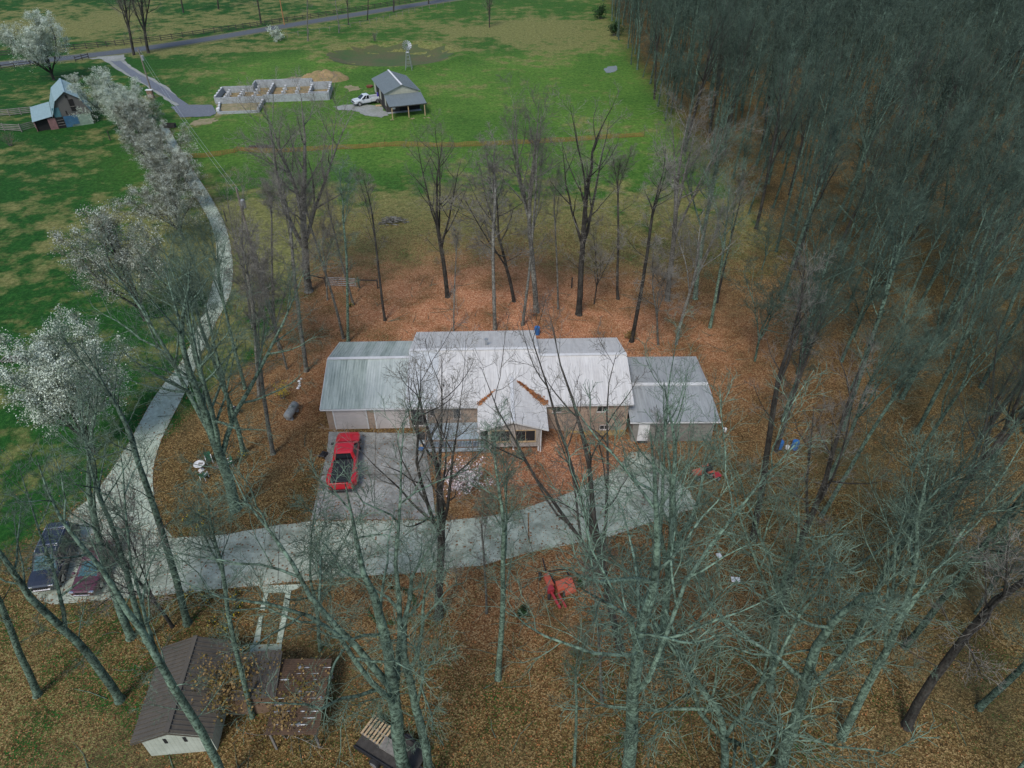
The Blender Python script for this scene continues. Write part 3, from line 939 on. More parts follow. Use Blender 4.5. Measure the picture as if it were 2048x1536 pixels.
# ------------------------------------------------------------------ workshop at the right end
shop = thing('workshop', 'low grey workshop with flat pitched metal roof joined to the right end of the house', 'building', (10.15, 43.85, -1.2), R(0.6))
k = MB()
k.prism([(0.3, -0.4), (9.3, -0.4), (9.3, 2.3), (4.7, 2.66), (0.3, 2.3)], 'x', 0.35, 7.4)
k.build('wall', plain('grey_workshop_wall', (0.24, 0.23, 0.205), 0.85, vary=0.15, dirt=(0.16, 0.15, 0.13)), shop)
rf = MB().box(3.87, 4.75, 2.79, 7.7, 0.4, 0.03).build('roof', M['trim'], shop)
sp_ = math.atan2(0.36, 4.75)
for k_ in range(8):
    pass
roof_run(rf, 0.0, 8, 7.75 / 8, 4.78, 0.0, 2.40, sp_, M['roof_shop'])
roof_run(rf, 0.0, 8, 7.75 / 8, 4.80, 9.5, 2.40, sp_, M['roof_shop'], back=True)
d = MB().bb(0.85, 1.8, 0.24, 0.3, -0.02, 2.02).build('door', M['white'], shop, bevel=0.01)
MB().bb(1.62, 1.68, 0.2, 0.238, 0.95, 1.05).build('handle', M['chrome'], d)
MB().bb(0.9, 1.75, 0.05, 0.238, -0.1, -0.03).build('door_mat', M['black'], shop)
f = MB().bb(-0.02, 7.77, -0.06, -0.012, 2.27, 2.38).build('fascia', M['trim'], shop)
d = MB().bb(3.2, 6.4, 0.22, 0.298, 0.0, 2.1).build('overhead_door', M['wood_grey'], shop)
for k_ in range(4):
    MB().bb(3.3, 6.3, 0.2, 0.218, 0.02 + 0.5 * k_, 0.505 + 0.5 * k_).build('door_panel', M['wood_grey'], d, bevel=0.006)

# ------------------------------------------------------------------ trees
def unit(a):
    return a / np.maximum(np.linalg.norm(a, axis=-1, keepdims=True), 1e-9)
def extend(rng, start, d, length, nseg, wander, up):
    """polylines (B, nseg+1, 3) that wander and turn upward"""
    B = len(start)
    pts = np.zeros((B, nseg + 1, 3))
    pts[:, 0] = start
    step = (length / nseg)[:, None]
    for i in range(nseg):
        pts[:, i + 1] = pts[:, i] + d * step
        d = d + rng.normal(0, wander, (B, 3))
        d[:, 2] += up
        d = unit(d)
    return pts
def sprout(rng, P, Rd, L, k, t0, t1, ang, lenf, nseg, wander, up, r_fac, r_tip, lmin=0.15, shrink=0.55):
    """k children on each parent polyline"""
    B, n1, _ = P.shape
    n = n1 - 1
    u = (np.arange(k)[None, :] + rng.random((B, k))) / k
    t_ = t0 + (t1 - t0) * u
    f = np.clip(t_ * n, 0, n - 1e-4)
    i = f.astype(int)
    w_ = (f - i)[..., None]
    bi = np.arange(B)[:, None]
    a, b_ = P[bi, i], P[bi, i + 1]
    pos = a + (b_ - a) * w_
    d = unit(b_ - a)
    rr = Rd[bi, i] * (1 - w_[..., 0]) + Rd[bi, i + 1] * w_[..., 0]
    ref = np.where(np.abs(d[..., 2:3]) > 0.9, np.array([1.0, 0, 0]), np.array([0, 0, 1.0]))
    e1 = unit(np.cross(d, ref))
    e2 = np.cross(d, e1)
    phi = np.arange(k)[None, :] * 2.4 + rng.random((B, 1)) * 6.28 + rng.normal(0, 0.5, (B, k))
    an = rng.uniform(ang[0], ang[1], (B, k))
    cd = np.cos(an)[..., None] * d + np.sin(an)[..., None] * (np.cos(phi)[..., None] * e1 + np.sin(phi)[..., None] * e2)
    ln = L[:, None] * rng.uniform(lenf[0], lenf[1], (B, k)) * (1 - shrink * t_)
    ln = np.maximum(ln, lmin).reshape(-1)
    pts = extend(rng, pos.reshape(-1, 3), unit(cd.reshape(-1, 3)), ln, nseg, wander, up)
    r0 = np.minimum(rr.reshape(-1) * 0.72, ln * r_fac)
    r0 = np.maximum(r0, r_tip * 1.25)
    s = np.linspace(0, 1, nseg + 1)[None, :]
    rad = r0[:, None] * (1 - s) ** 0.85 + r_tip * s
    return pts, rad, ln
def tubes(P, Rd, n):
    B, n1, _ = P.shape
    d = np.zeros_like(P)
    d[:, 1:-1] = P[:, 2:] - P[:, :-2]
    d[:, 0] = P[:, 1] - P[:, 0]
    d[:, -1] = P[:, -1] - P[:, -2]
    d = unit(d)
    m = unit(P[:, -1] - P[:, 0])
    ref = np.where(np.abs(m[:, 2:3]) > 0.8, np.array([1.0, 0, 0]), np.array([0, 0, 1.0]))[:, None, :]
    e1 = unit(np.cross(d, np.broadcast_to(ref, d.shape)))
    e2 = np.cross(d, e1)
    th = np.arange(n) * 2 * np.pi / n
    v = P[:, :, None, :] + Rd[:, :, None, None] * (np.cos(th)[None, None, :, None] * e1[:, :, None, :] + np.sin(th)[None, None, :, None] * e2[:, :, None, :])
    base = (np.arange(B) * n1 * n)[:, None, None] + (np.arange(n1 - 1) * n)[None, :, None]
    k = np.arange(n)[None, None, :]
    k2 = (k + 1) % n
    q = np.stack([base + k, base + k2, base + n + k2, base + n + k], -1).reshape(-1, 4)
    return v.reshape(-1, 3), q
def join(parts):
    vs, qs, off = [], [], 0
    for v, q in parts:
        vs.append(v)
        qs.append(q + off)
        off += len(v)
    return np.concatenate(vs), np.concatenate(qs)
def petals(rng, pts, per, spread, size, elong=0.7):
    """small faces round the points: (verts, quads)"""
    c_ = np.repeat(pts, per, 0) + rng.normal(0, spread, (len(pts) * per, 3))
    B = len(c_)
    a = unit(rng.normal(0, 1, (B, 3)))
    b_ = unit(np.cross(a, rng.normal(0, 1, (B, 3))))
    s = rng.uniform(size[0], size[1], (B, 1))
    v = np.stack([c_ - a * s, c_ - b_ * s * elong, c_ + a * s, c_ + b_ * s * elong], 1).reshape(-1, 3)
    q = np.arange(B * 4).reshape(B, 4)
    return v, q

SPEC = {
    # height, radius, fork share, leaders, leader angle, wander, limbs, (branches, twigs, twiglets), side angle
    'A': dict(H=25, r=0.33, fork=(0.40, 0.52), lead=(3, 4), la=(0.14, 0.34), wander=0.07, limbs=6, sub=(6, 6, 3), ang=(0.45, 0.95), lf=(0.34, 0.62), up=0.07),
    'B': dict(H=22, r=0.18, fork=(0.58, 0.72), lead=(2, 3), la=(0.10, 0.24), wander=0.05, limbs=7, sub=(6, 5, 3), ang=(0.45, 0.95), lf=(0.30, 0.55), up=0.09),
    'C': dict(H=24, r=0.44, fork=(0.24, 0.36), lead=(4, 5), la=(0.16, 0.42), wander=0.09, limbs=7, sub=(7, 6, 3), ang=(0.5, 1.05), lf=(0.34, 0.62), up=0.06),
    'D': dict(H=11, r=0.085, fork=(0.15, 0.35), lead=(3, 4), la=(0.12, 0.42), wander=0.08, limbs=6, sub=(6, 5, 3), ang=(0.5, 1.0), lf=(0.32, 0.6), up=0.08),
    'E': dict(H=21, r=0.33, fork=(0.40, 0.55), lead=(3, 4), la=(0.3, 0.75), wander=0.19, limbs=5, sub=(6, 5, 3), ang=(0.6, 1.25), lf=(0.35, 0.65), up=0.04),
    'W': dict(H=23, r=0.22, fork=(0.36, 0.52), lead=(3, 4), la=(0.14, 0.42), wander=0.08, limbs=6, sub=(6, 5, 3), ang=(0.35, 0.85), lf=(0.34, 0.62), up=0.07),
    'S': dict(H=24, r=0.29, fork=(0.46, 0.60), lead=(2, 3), la=(0.14, 0.40), wander=0.10, limbs=5, sub=(5, 5, 3), ang=(0.5, 1.05), lf=(0.28, 0.55), up=0.05),
    'V': dict(H=25, r=0.36, fork=(0.34, 0.46), lead=(3, 4), la=(0.18, 0.42), wander=0.10, limbs=5, sub=(5, 5, 3), ang=(0.5, 1.0), lf=(0.30, 0.55), up=0.06),
    'F': dict(H=22, r=0.21, fork=(0.36, 0.52), lead=(3, 4), la=(0.12, 0.40), wander=0.07, limbs=6, sub=(6, 5, 0), ang=(0.35, 0.85), lf=(0.36, 0.66), up=0.07, tw=2.0),
    'P': dict(H=10, r=0.17, fork=(0.10, 0.14), lead=(6, 7), la=(0.18, 0.62), wander=0.06, limbs=7, sub=(6, 5, 0), ang=(0.4, 0.9), lf=(0.34, 0.6), up=0.10),
}
def grow_tree(kind, seed, twig_r=1.0, thin=False):
    """returns dict with trunk (v,q), crown (v,q), tips"""
    rng = np.random.default_rng(seed)
    s = SPEC[kind]
    Ht, r = s['H'], s['r']
    fz = rng.uniform(*s['fork'])
    nseg = 9
    trunk = extend(rng, np.zeros((1, 3)), unit(np.array([[rng.normal(0, .03), rng.normal(0, .03), 1.0]])), np.array([Ht * fz]), nseg, s['wander'] * 0.30, 0.06)
    ts = np.linspace(0, 1, nseg + 1)
    tr = r * (1 - 0.38 * ts * fz / 0.5 * 0.8)
    tr[0] *= 1.45
    trunk = np.concatenate([trunk[:, :1], trunk[:, :1] + (trunk[:, 1:2] - trunk[:, :1]) * 0.25, trunk[:, 1:]], 1)
    tr = np.concatenate([[tr[0]], [r * 1.08], tr[1:]])[None, :]
    nl = int(rng.integers(s['lead'][0], s['lead'][1] + 1))
    az = np.arange(nl) * 2 * np.pi / nl + rng.uniform(0, 6.28) + rng.normal(0, .3, nl)
    la = rng.uniform(*s['la'], nl)
    la[0] *= 0.45
    ld = np.stack([np.sin(la) * np.cos(az), np.sin(la) * np.sin(az), np.cos(la)], 1)
    ld[0] = unit(trunk[0, -1] - trunk[0, -2] + ld[0] * 0.1)
    frac = rng.uniform(0.78, 1.0, nl)
    j = rng.integers(trunk.shape[1] - 3, trunk.shape[1], nl) if fz > 0.2 else np.full(nl, trunk.shape[1] - 1)
    j[0] = trunk.shape[1] - 1
    ls = trunk[0, j]
    ll = (Ht - ls[:, 2]) * frac
    leaders = extend(rng, ls, ld, ll, 8, s['wander'], 0.05)
    lr0 = tr[0, -1] * rng.uniform(0.5, 0.72, nl)
    lr0[0] = tr[0, -1] * 0.995
    sl_ = np.linspace(0, 1, 9)[None, :]
    lrad = lr0[:, None] * (1 - sl_) ** 0.9 + 0.014 * sl_
    k1, k2, k3 = s['sub']
    up = s['up']
    tw = 0.0072 * twig_r * s.get('tw', 1.0)
    limbs = [sprout(rng, leaders, lrad, ll, s['limbs'], 0.15, 0.97, s['ang'], s['lf'], 6, s['wander'] * 1.2, up, 0.017, 0.009)]
    if kind not in ('P', 'D'):
        limbs.append(sprout(rng, trunk, tr, np.array([Ht * 0.30]), 5, 0.55, 0.98, (0.7, 1.2), (0.25, 0.6), 6, s['wander'] * 1.4, up, 0.013, 0.009, shrink=0.2))
    lp = np.concatenate([a[0] for a in limbs])
    lr = np.concatenate([a[1] for a in limbs])
    lL = np.concatenate([a[2] for a in limbs])
    br = sprout(rng, lp, lr, lL, k1, 0.12, 1.0, (0.45, 1.0), (0.35, 0.65), 4, s['wander'] * 1.6, up, 0.0098, tw, 0.4)
    ltw = sprout(rng, leaders, lrad, ll * 0.5, k1 + 3, 0.4, 1.0, (0.4, 0.9), (0.25, 0.5), 4, s['wander'] * 1.6, up, 0.0098, tw, 0.4)
    bp = np.concatenate([br[0], ltw[0]])
    brd = np.concatenate([br[1], ltw[1]])
    bL = np.concatenate([br[2], ltw[2]])
    tp, trd, tL = sprout(rng, bp, brd, bL, k2, 0.1, 1.0, (0.4, 1.0), (0.5, 0.95), 4 if k3 else 3, 0.10, up * 0.9, 0.0062, tw, 0.3)
    crown = [tubes(bp, brd, 4), tubes(tp, trd, 3)]
    tips = tp[:, -1]
    if k3:
        qp, qr, qL = sprout(rng, tp, trd, tL, k3, 0.2, 1.0, (0.4, 1.0), (0.5, 1.0), 2, 0.13, up * 0.8, 0.005, tw * 0.8, 0.22)
        crown.append(tubes(qp, qr, 3))
        tips = np.concatenate([tips, qp[:, -1]])
    stem = [tubes(trunk, tr, 10), tubes(leaders, lrad, 8), tubes(lp, lr, 5)]
    return dict(trunk=join(stem), crown=join(crown), tips=tips, mid=tp[:, 1], Hn=float(max(leaders[:, :, 2].max(), tips[:, 2].max())), bend=leaders[:, -1].mean(0))
PROTO = {}
def proto(kind, variant, twig_r=1.0):
    key = (kind, variant)
    if key not in PROTO:
        g_ = grow_tree(kind, 1000 + 37 * variant + 7 * ord(kind), twig_r)
        tm = fast_mesh('trunk', *g_['trunk'])
        cm = fast_mesh('crown', *g_['crown'])
        tm.materials.append(M['bark'])
        cm.materials.append(M['twig'])
        PROTO[key] = (tm, cm, g_['Hn'], g_)
    return PROTO[key]
def plant(name, kind, variant, base, height, lean_x, rz, label, group=None, look='grey', twig_r=1.0, lean_y=0.0, fat=1.0):
    tm, cm, Hn, _ = proto(kind, variant, twig_r)
    root = thing(name, label, 'tree', base, 0, group)
    sc = height / Hn
    root.rotation_mode = 'QUATERNION'
    q = Vector((0, 0, 1)).rotation_difference(Vector((lean_x, lean_y, height)).normalized())
    root.rotation_quaternion = q @ Matrix.Rotation(rz, 3, 'Z').to_quaternion()
    root.scale = (sc * fat, sc * fat, sc)
    bk, tk = {'grey': ('bark', 'twig'), 'dark': ('bark_dark', 'twig'), 'lichen': ('bark_lichen_tint', 'twig_lichen_tint'), 'dark_vignetted': ('bark_dark', 'twig_vignetted'), 'woods': ('bark_vignetted', 'twig_vignetted')}[look]  # woods bark and twigs carry painted lens darkening, the lichen pair a lens tint
    for nm, me, mt in (('trunk', tm, bk), ('crown', cm, tk)):
        o = put_mesh(nm, me, None, root)
        o.material_slots[0].link = 'OBJECT'
        o.material_slots[0].material = M[mt]
    return root
NVAR = {'F': 5, 'S': 4, 'V': 2, 'A': 4, 'B': 4, 'C': 3, 'D': 3, 'E': 3, 'W': 4}
_count = {}
HAND = []
def tree_at(bx, by, tx, ty, kind, label, look='grey', fat=1.0, rz=None, group=None, name='bare_tree'):
    base = site(bx, by)
    dx, hh = height_over(base, tx, ty)
    i = _count.get(kind, 0)
    _count[kind] = i + 1
    base.z -= 0.08
    HAND.append((base.x, base.y))
    lim = 0.22 * hh
    return plant(name, kind, i % NVAR[kind], base, hh, max(-lim, min(lim, dx)), (i * 2.13 + 0.4) if rz is None else rz, label, group, look, fat=fat)

BEHIND = 'bare trees behind the house'
SIDE = 'bare trees between the drive and the garage'
FRONT = 'bare trees in front of the house'
for a in [
    (618, 583, 575, 130, 'C', 'big wide crowned bare tree standing at the left post of the field gate', 'grey'),
    (687, 677, 632, 330, 'B', 'left one of two slim trunks crossing just behind the garage roof corner', 'grey'),
    (696, 683, 660, 300, 'B', 'right one of two slim trunks crossing just behind the garage roof corner', 'lichen'),
    (707, 610, 640, 320, 'B', 'slender bare tree rooted in front of the right post of the field gate', 'grey'),
    (770, 641, 735, 330, 'B', 'thin leaning bare tree right of the field gate, halfway to the house roof', 'dark'),
    (895, 594, 872, 200, 'A', 'tall dark oak with mossy foot behind the raised middle of the house roof', 'dark'),
    (907, 662, 893, 430, 'B', 'very thin bare stem touching the back edge of the house roof', 'grey', 0.8),
    (990, 658, 1003, 250, 'B', 'straight grey pole of a tree right behind the flue pipe on the roof', 'grey', 1.25),
    (1028, 603, 1008, 320, 'D', 'two stemmed small dark tree left of the straight pale trunks', 'dark', 1.6),
    (1045, 650, 1078, 240, 'B', 'slim tree leaning right whose foot has a heap of brushwood', 'grey'),
    (1072, 623, 1060, 140, 'A', 'tall pale straight trunk with high V shaped crown behind the blue drum', 'grey'),
    (1116, 618, 1112, 320, 'B', 'thin straight tree left of the heavy dark forked trunk', 'grey', 0.8),
    (1157, 629, 1200, 140, 'V', 'heavy dark trunk forking low into a tall vase, behind the right wing', 'dark'),
    (1188, 608, 1212, 430, 'D', 'small young tree just right of the heavy dark forked trunk', 'dark'),
    (1236, 598, 1256, 290, 'B', 'medium bare tree with twin upper stems behind the right wing', 'dark', 1.2),
    (1263, 683, 1338, 270, 'B', 'leaning trunk clad in brown dead vine behind the right end of the roof', 'dark', 1.3),
    (1335, 600, 1378, 160, 'A', 'tall grey tree third from the edge of the woods behind the workshop', 'grey'),
    (1390, 597, 1445, 190, 'A', 'tall twin leaning tree second from the edge of the woods behind the workshop', 'lichen'),
    (1434, 605, 1500, 320, 'B', 'slim dark leaning tree beside the edge of the woods behind the workshop', 'dark'),
    (1317, 690, 1302, 470, 'D', 'short thin tree at the back left corner of the workshop roof', 'grey', 1.3),
    (1352, 688, 1420, 330, 'W', 'leaning grey tree just behind the middle of the workshop roof', 'grey'),
    (1420, 655, 1490, 300, 'W', 'grey tree behind the right back corner of the workshop', 'lichen')]:
    tree_at(*a[:7], fat=a[7] if len(a) > 7 else 1.0, group=BEHIND)
for a in [
    (613, 742, 535, 350, 'B', 'grey trunk beside the left gable end of the garage roof', 'grey', 1.3),
    (546, 908, 465, 470, 'S', 'stout bare tree left of the red pickup, below the gas tank', 'grey', 0.8),
    (487, 906, 425, 480, 'B', 'left leaning pair of stems with daffodils at the foot, in the leafy island', 'lichen', 1.3),
    (471, 1018, 300, 400, 'C', 'huge many limbed tree growing by the garden chairs, leaning over the lane', 'lichen', 0.9),
    (518, 791, 455, 430, 'B', 'grey trunk up slope from the gas tank, nearest the forsythia', 'grey', 1.2),
    (490, 777, 420, 440, 'B', 'grey trunk second left of the forsythia bush', 'lichen', 1.2),
    (452, 789, 380, 450, 'B', 'slim trunk nearest the lane, left of the forsythia bush', 'lichen'),
    (574, 738, 525, 480, 'D', 'little bare tree between the forsythia and the garage gable', 'grey'),
    (505, 655, 455, 320, 'W', 'bare tree on the yard side of the lane bend, below the utility pole', 'grey', 0.8),
    (548, 640, 500, 330, 'B', 'thin bare tree left of the big tree at the field gate', 'grey'),
    (470, 700, 400, 380, 'W', 'bushy bare tree hugging the right edge of the lane bend', 'lichen', 0.8),
    (558, 700, 515, 450, 'D', 'small twiggy tree behind the garage side yard', 'grey', 1.2),
    (655, 600, 640, 400, 'D', 'small tree standing inside the field gate opening', 'grey', 1.2)]:
    tree_at(*a[:7], fat=a[7] if len(a) > 7 else 1.0, group=SIDE)
for a in [
    (375, 1247, 205, 640, 'S', 'straight mossy trunk at the lower edge of the court, behind the brown shed ridge', 'lichen', 0.8),
    (345, 1254, 240, 1010, 'D', 'thin crooked dark stem left of the straight mossy trunk by the court', 'dark', 1.3),
    (262, 1275, 60, 760, 'S', 'left one of two mossy trunks rising in front of the maroon car', 'lichen'),
    (292, 1280, 130, 740, 'S', 'right one of two mossy trunks rising in front of the maroon car', 'lichen', 0.8),
    (240, 1400, -40, 880, 'S', 'long mossy leaning trunk left of the brown shed, crossing the dark SUV', 'lichen'),
    (75, 1390, -110, 960, 'S', 'mossy trunk nearest the lower left corner', 'lichen', 0.9),
    (452, 1570, 190, 850, 'S', 'mossy trunk leaning across the brown shed roof', 'lichen', 0.75),
    (505, 1432, 428, 950, 'B', 'slim mossy tree growing between the shed and the rusty lean-to', 'lichen'),
    (816, 1560, 700, 980, 'E', 'thick crooked mossy trunk beside the pallet trailer at the bottom edge', 'lichen', 0.95),
    (860, 1580, 868, 1130, 'E', 'shorter crooked mossy trunk just right of the pallet trailer', 'lichen', 0.8),
    (877, 1233, 850, 600, 'A', 'tall dark trunk below the court whose crown spreads over the middle of the house roof', 'dark', 0.95),
    (996, 1357, 990, 830, 'B', 'straight slim trunk between the red mower and the tall dark trunk', 'lichen', 1.1),
    (973, 1226, 962, 960, 'B', 'thin stem at the lower edge of the court below the sunroom', 'grey', 0.8),
    (1240, 1297, 1150, 560, 'V', 'dark leaf flecked trunk right of the red mower, limbs over the right wing roof', 'dark', 0.62),
    (1250, 1580, 1345, 640, 'S', 'broad pale green trunk right of the red mower rising from the bottom edge', 'lichen', 1.05),
    (1318, 1325, 1410, 640, 'V', 'many limbed grey tree whose crown veils the workshop', 'lichen', 0.75),
    (1205, 1407, 1222, 1100, 'B', 'small straight sapling below the red mower', 'grey', 0.8),
    (1148, 1530, 1152, 1210, 'B', 'sapling at the bottom edge below the red mower', 'lichen', 0.8),
    (1570, 1211, 1665, 640, 'S', 'dark trunk below and right of the two pale paving slabs', 'dark', 0.8),
    (1507, 1078, 1600, 520, 'S', 'dark leaning trunk up slope from the two pale paving slabs', 'dark', 0.85),
    (1540, 1378, 1650, 860, 'W', 'grey green trunk in the leaf litter below the two pale paving slabs', 'lichen', 1.2),
    (1450, 1550, 1440, 1130, 'D', 'many stemmed thicket tree at the bottom edge right of the broad pale green trunk', 'lichen', 1.6),
    (1814, 1452, 2060, 940, 'S', 'thick black trunk leaning right near the lower right corner', 'dark', 1.1),
    (1556, 1560, 1760, 1000, 'E', 'wide armed lichen covered tree at the bottom right', 'lichen', 0.95),
    (1310, 1110, 1330, 800, 'B', 'slim grey stem beside the court in front of the workshop', 'grey', 0.9),
    (640, 1300, 610, 1000, 'D', 'small bare tree beside the right rail of the shed path', 'lichen', 1.2)]:
    tree_at(*a[:7], fat=a[7] if len(a) > 7 else 1.0, group=FRONT)
for a in [
    (268, 110, 225, -90, 'C', 'left of the two large trees by the gravel drive entrance', 'dark', 0.9),
    (297, 106, 262, -100, 'C', 'right of the two large trees by the gravel drive entrance', 'dark', 0.9),
    (367, 25, 340, -120, 'A', 'tree in the far pasture above the two entrance trees', 'dark', 1.0),
    (437, 18, 420, -120, 'A', 'tree in the far pasture left of the orange brown pole', 'dark', 1.0),
    (522, 47, 505, -100, 'A', 'dark trunk in the far pasture left of the orange brown pole', 'dark', 1.1),
    (616, 82, 606, -60, 'B', 'slim tree on the near verge right of the white flowering bush', 'grey', 1.3),
    (678, 66, 668, -70, 'B', 'first thin tree on the near verge left of the roadside thicket', 'grey', 1.2),
    (697, 50, 690, -80, 'A', 'ivy footed tree in the middle of the roadside thicket', 'dark', 0.8),
    (735, 40, 733, -90, 'B', 'straight tree at the right end of the roadside thicket', 'dark', 1.2),
    (787, 24, 788, -110, 'C', 'stout dark tree on the near verge, far up the road', 'dark', 0.8),
    (857, 8, 860, -110, 'C', 'tree on the verge where the road leaves the picture', 'dark', 0.8),
    (979, 55, 977, -45, 'C', 'lone tree out in the far green field', 'dark', 0.75)]:
    tree_at(*a[:7], fat=a[7] if len(a) > 7 else 1.0, group='bare trees along the road')

# ------------------------------------------------------------------ the woods on the right
rngw = random.Random(77)
cand = []
pts_w = [(x, y) for x, y in HAND]
grid = {}
def near(x, y, dmin):
    for i in range(int(x // 6) - 1, int(x // 6) + 2):
        for j in range(int(y // 6) - 1, int(y // 6) + 2):
            for p in grid.get((i, j), ()):
                if (p[0] - x) ** 2 + (p[1] - y) ** 2 < dmin * dmin:
                    return True
    return False
def in_view(x, y, z, m=0.0):
    dep = y * _c - (z - CAM_H) * _s
    if dep < 2:
        return False
    px = 1024 + FPX * x / dep
    py = 768 - FPX * (y * _s + (z - CAM_H) * _c) / dep
    return -m < px < 2048 + m and -m < py < 1536 + m
for p in pts_w:
    grid.setdefault((int(p[0] // 6), int(p[1] // 6)), []).append(p)
tries = 0
while tries < 26000:
    tries += 1
    y = rngw.uniform(8, 275)
    x = rngw.uniform(14, 190)
    edge = float(wood_x(min(max(y, float(_wy.min())), float(_wy.max()))))
    if y < 58:
        edge = 23.0 if y > 44 else 21.0 - (44 - y) * 0.12
    if x < edge + 1:
        continue
    if not (in_view(x, y, 0, 30) or in_view(x, y, 20, 0)):
        continue
    dmin = 4.2 if y < 60 else 3.9
    if near(x, y, dmin):
        continue
    grid.setdefault((int(x // 6), int(y // 6)), []).append((x, y))
    cand.append((x, y))
cand.sort(key=lambda p: p[0] ** 2 + p[1] ** 2)
NEAR_N = 235
def where(x, y):
    """which part of the woods a foot stands in, as the photograph shows it"""
    dep = y * _c - (H(x, y) - CAM_H) * _s
    px = 1024 + FPX * x / dep
    py = 768 - FPX * (y * _s + (H(x, y) - CAM_H) * _c) / dep
    row = 'along the bottom edge' if py > 1330 else 'level with the mower' if py > 1080 else 'level with the court' if py > 900 else 'level with the workshop' if py > 690 else 'level with the gate' if py > 520 else 'level with the pasture' if py > 400 else 'beside the pasture' if py > 250 else 'far back'
    colm = 'nearest the yard' if px < 1560 else 'midway right' if px < 1760 else 'far right' if px < 1960 else 'right edge'
    return row + ', ' + colm
WL = ['lichen grey tree in the right woods ', 'slim pole tree in the right woods ', 'dark barked tree in the right woods ', 'small understorey tree in the right woods ']
for i, (x, y) in enumerate(cand[:NEAR_N]):
    k = rngw.random()
    hh = rngw.uniform(17, 25)
    if k < 0.52:
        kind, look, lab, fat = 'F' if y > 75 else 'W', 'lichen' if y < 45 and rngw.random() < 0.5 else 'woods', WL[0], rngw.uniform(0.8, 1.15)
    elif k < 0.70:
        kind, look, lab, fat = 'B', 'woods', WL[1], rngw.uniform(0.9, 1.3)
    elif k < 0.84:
        kind, look, lab, fat = 'A', 'dark_vignetted', WL[2], rngw.uniform(0.7, 1.0)
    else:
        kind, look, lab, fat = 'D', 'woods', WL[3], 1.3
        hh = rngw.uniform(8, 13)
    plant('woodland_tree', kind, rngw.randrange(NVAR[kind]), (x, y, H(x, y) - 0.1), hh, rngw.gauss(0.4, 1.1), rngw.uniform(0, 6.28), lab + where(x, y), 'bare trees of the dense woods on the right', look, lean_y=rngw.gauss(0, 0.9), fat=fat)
# the rest of the woods reads as one mass: the same trees set out by geometry nodes
rest = cand[NEAR_N:]
src = []
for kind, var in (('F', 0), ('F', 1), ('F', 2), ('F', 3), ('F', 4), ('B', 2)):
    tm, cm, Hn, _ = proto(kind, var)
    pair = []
    for me, mt in ((tm, 'bark_vignetted'), (cm, 'twig_vignetted')):
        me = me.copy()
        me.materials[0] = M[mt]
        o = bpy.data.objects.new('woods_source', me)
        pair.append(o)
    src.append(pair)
fme = bpy.data.meshes.new('far_woods')
fme.from_pydata([(x, y, H(x, y) - 0.1) for x, y in rest], [], [])
for nm, ty_, vals in (('pick', 'INT', [rngw.randrange(len(src)) for _ in rest]), ('turn', 'FLOAT', [rngw.uniform(0, 6.28) for _ in rest]), ('size', 'FLOAT', [rngw.uniform(0.72, 1.08) for _ in rest])):
    at_ = fme.attributes.new(nm, ty_, 'POINT')
    at_.data.foreach_set('value', vals)
fw = put_mesh('far_woods', fme)
tag(fw, 'mass of bare trees filling the back of the right hand woods', 'woods', kind='stuff')
ng = bpy.data.node_groups.new('far_woods', 'GeometryNodeTree')
ng.interface.new_socket('Geometry', in_out='INPUT', socket_type='NodeSocketGeometry')
ng.interface.new_socket('Geometry', in_out='OUTPUT', socket_type='NodeSocketGeometry')
gi = ng.nodes.new('NodeGroupInput')
go = ng.nodes.new('NodeGroupOutput')
jn = ng.nodes.new('GeometryNodeJoinGeometry')
def named(nm, ty_):
    n_ = ng.nodes.new('GeometryNodeInputNamedAttribute')
    n_.data_type = ty_
    n_.inputs[0].default_value = nm
    return n_.outputs[0]
pk, tu, sz = named('pick', 'INT'), named('turn', 'FLOAT'), named('size', 'FLOAT')
cx = ng.nodes.new('ShaderNodeCombineXYZ')
ng.links.new(tu, cx.inputs[2])
for k, pair in enumerate(src):
    cmp_ = ng.nodes.new('FunctionNodeCompare')
    cmp_.data_type = 'INT'
    cmp_.operation = 'EQUAL'
    ia = [s_ for s_ in cmp_.inputs if s_.type == 'INT']
    ng.links.new(pk, ia[0])
    ia[1].default_value = k
    for o in pair:
        oi = ng.nodes.new('GeometryNodeObjectInfo')
        oi.inputs['Object'].default_value = o
        oi.inputs['As Instance'].default_value = False
        ip = ng.nodes.new('GeometryNodeInstanceOnPoints')
        ng.links.new(gi.outputs[0], ip.inputs['Points'])
        ng.links.new(cmp_.outputs[0], ip.inputs['Selection'])
        ng.links.new(oi.outputs['Geometry'], ip.inputs['Instance'])
        ng.links.new(cx.outputs[0], ip.inputs['Rotation'])
        ng.links.new(sz, ip.inputs['Scale'])
        ng.links.new(ip.outputs[0], jn.inputs[0])
ng.links.new(jn.outputs[0], go.inputs[0])
md = fw.modifiers.new('woods', 'NODES')
md.node_group = ng
print('woods trees', len(cand), 'in the mass', len(rest))
print('triangles', sum(len(m_.polygons) * 2 for m_ in bpy.data.meshes))

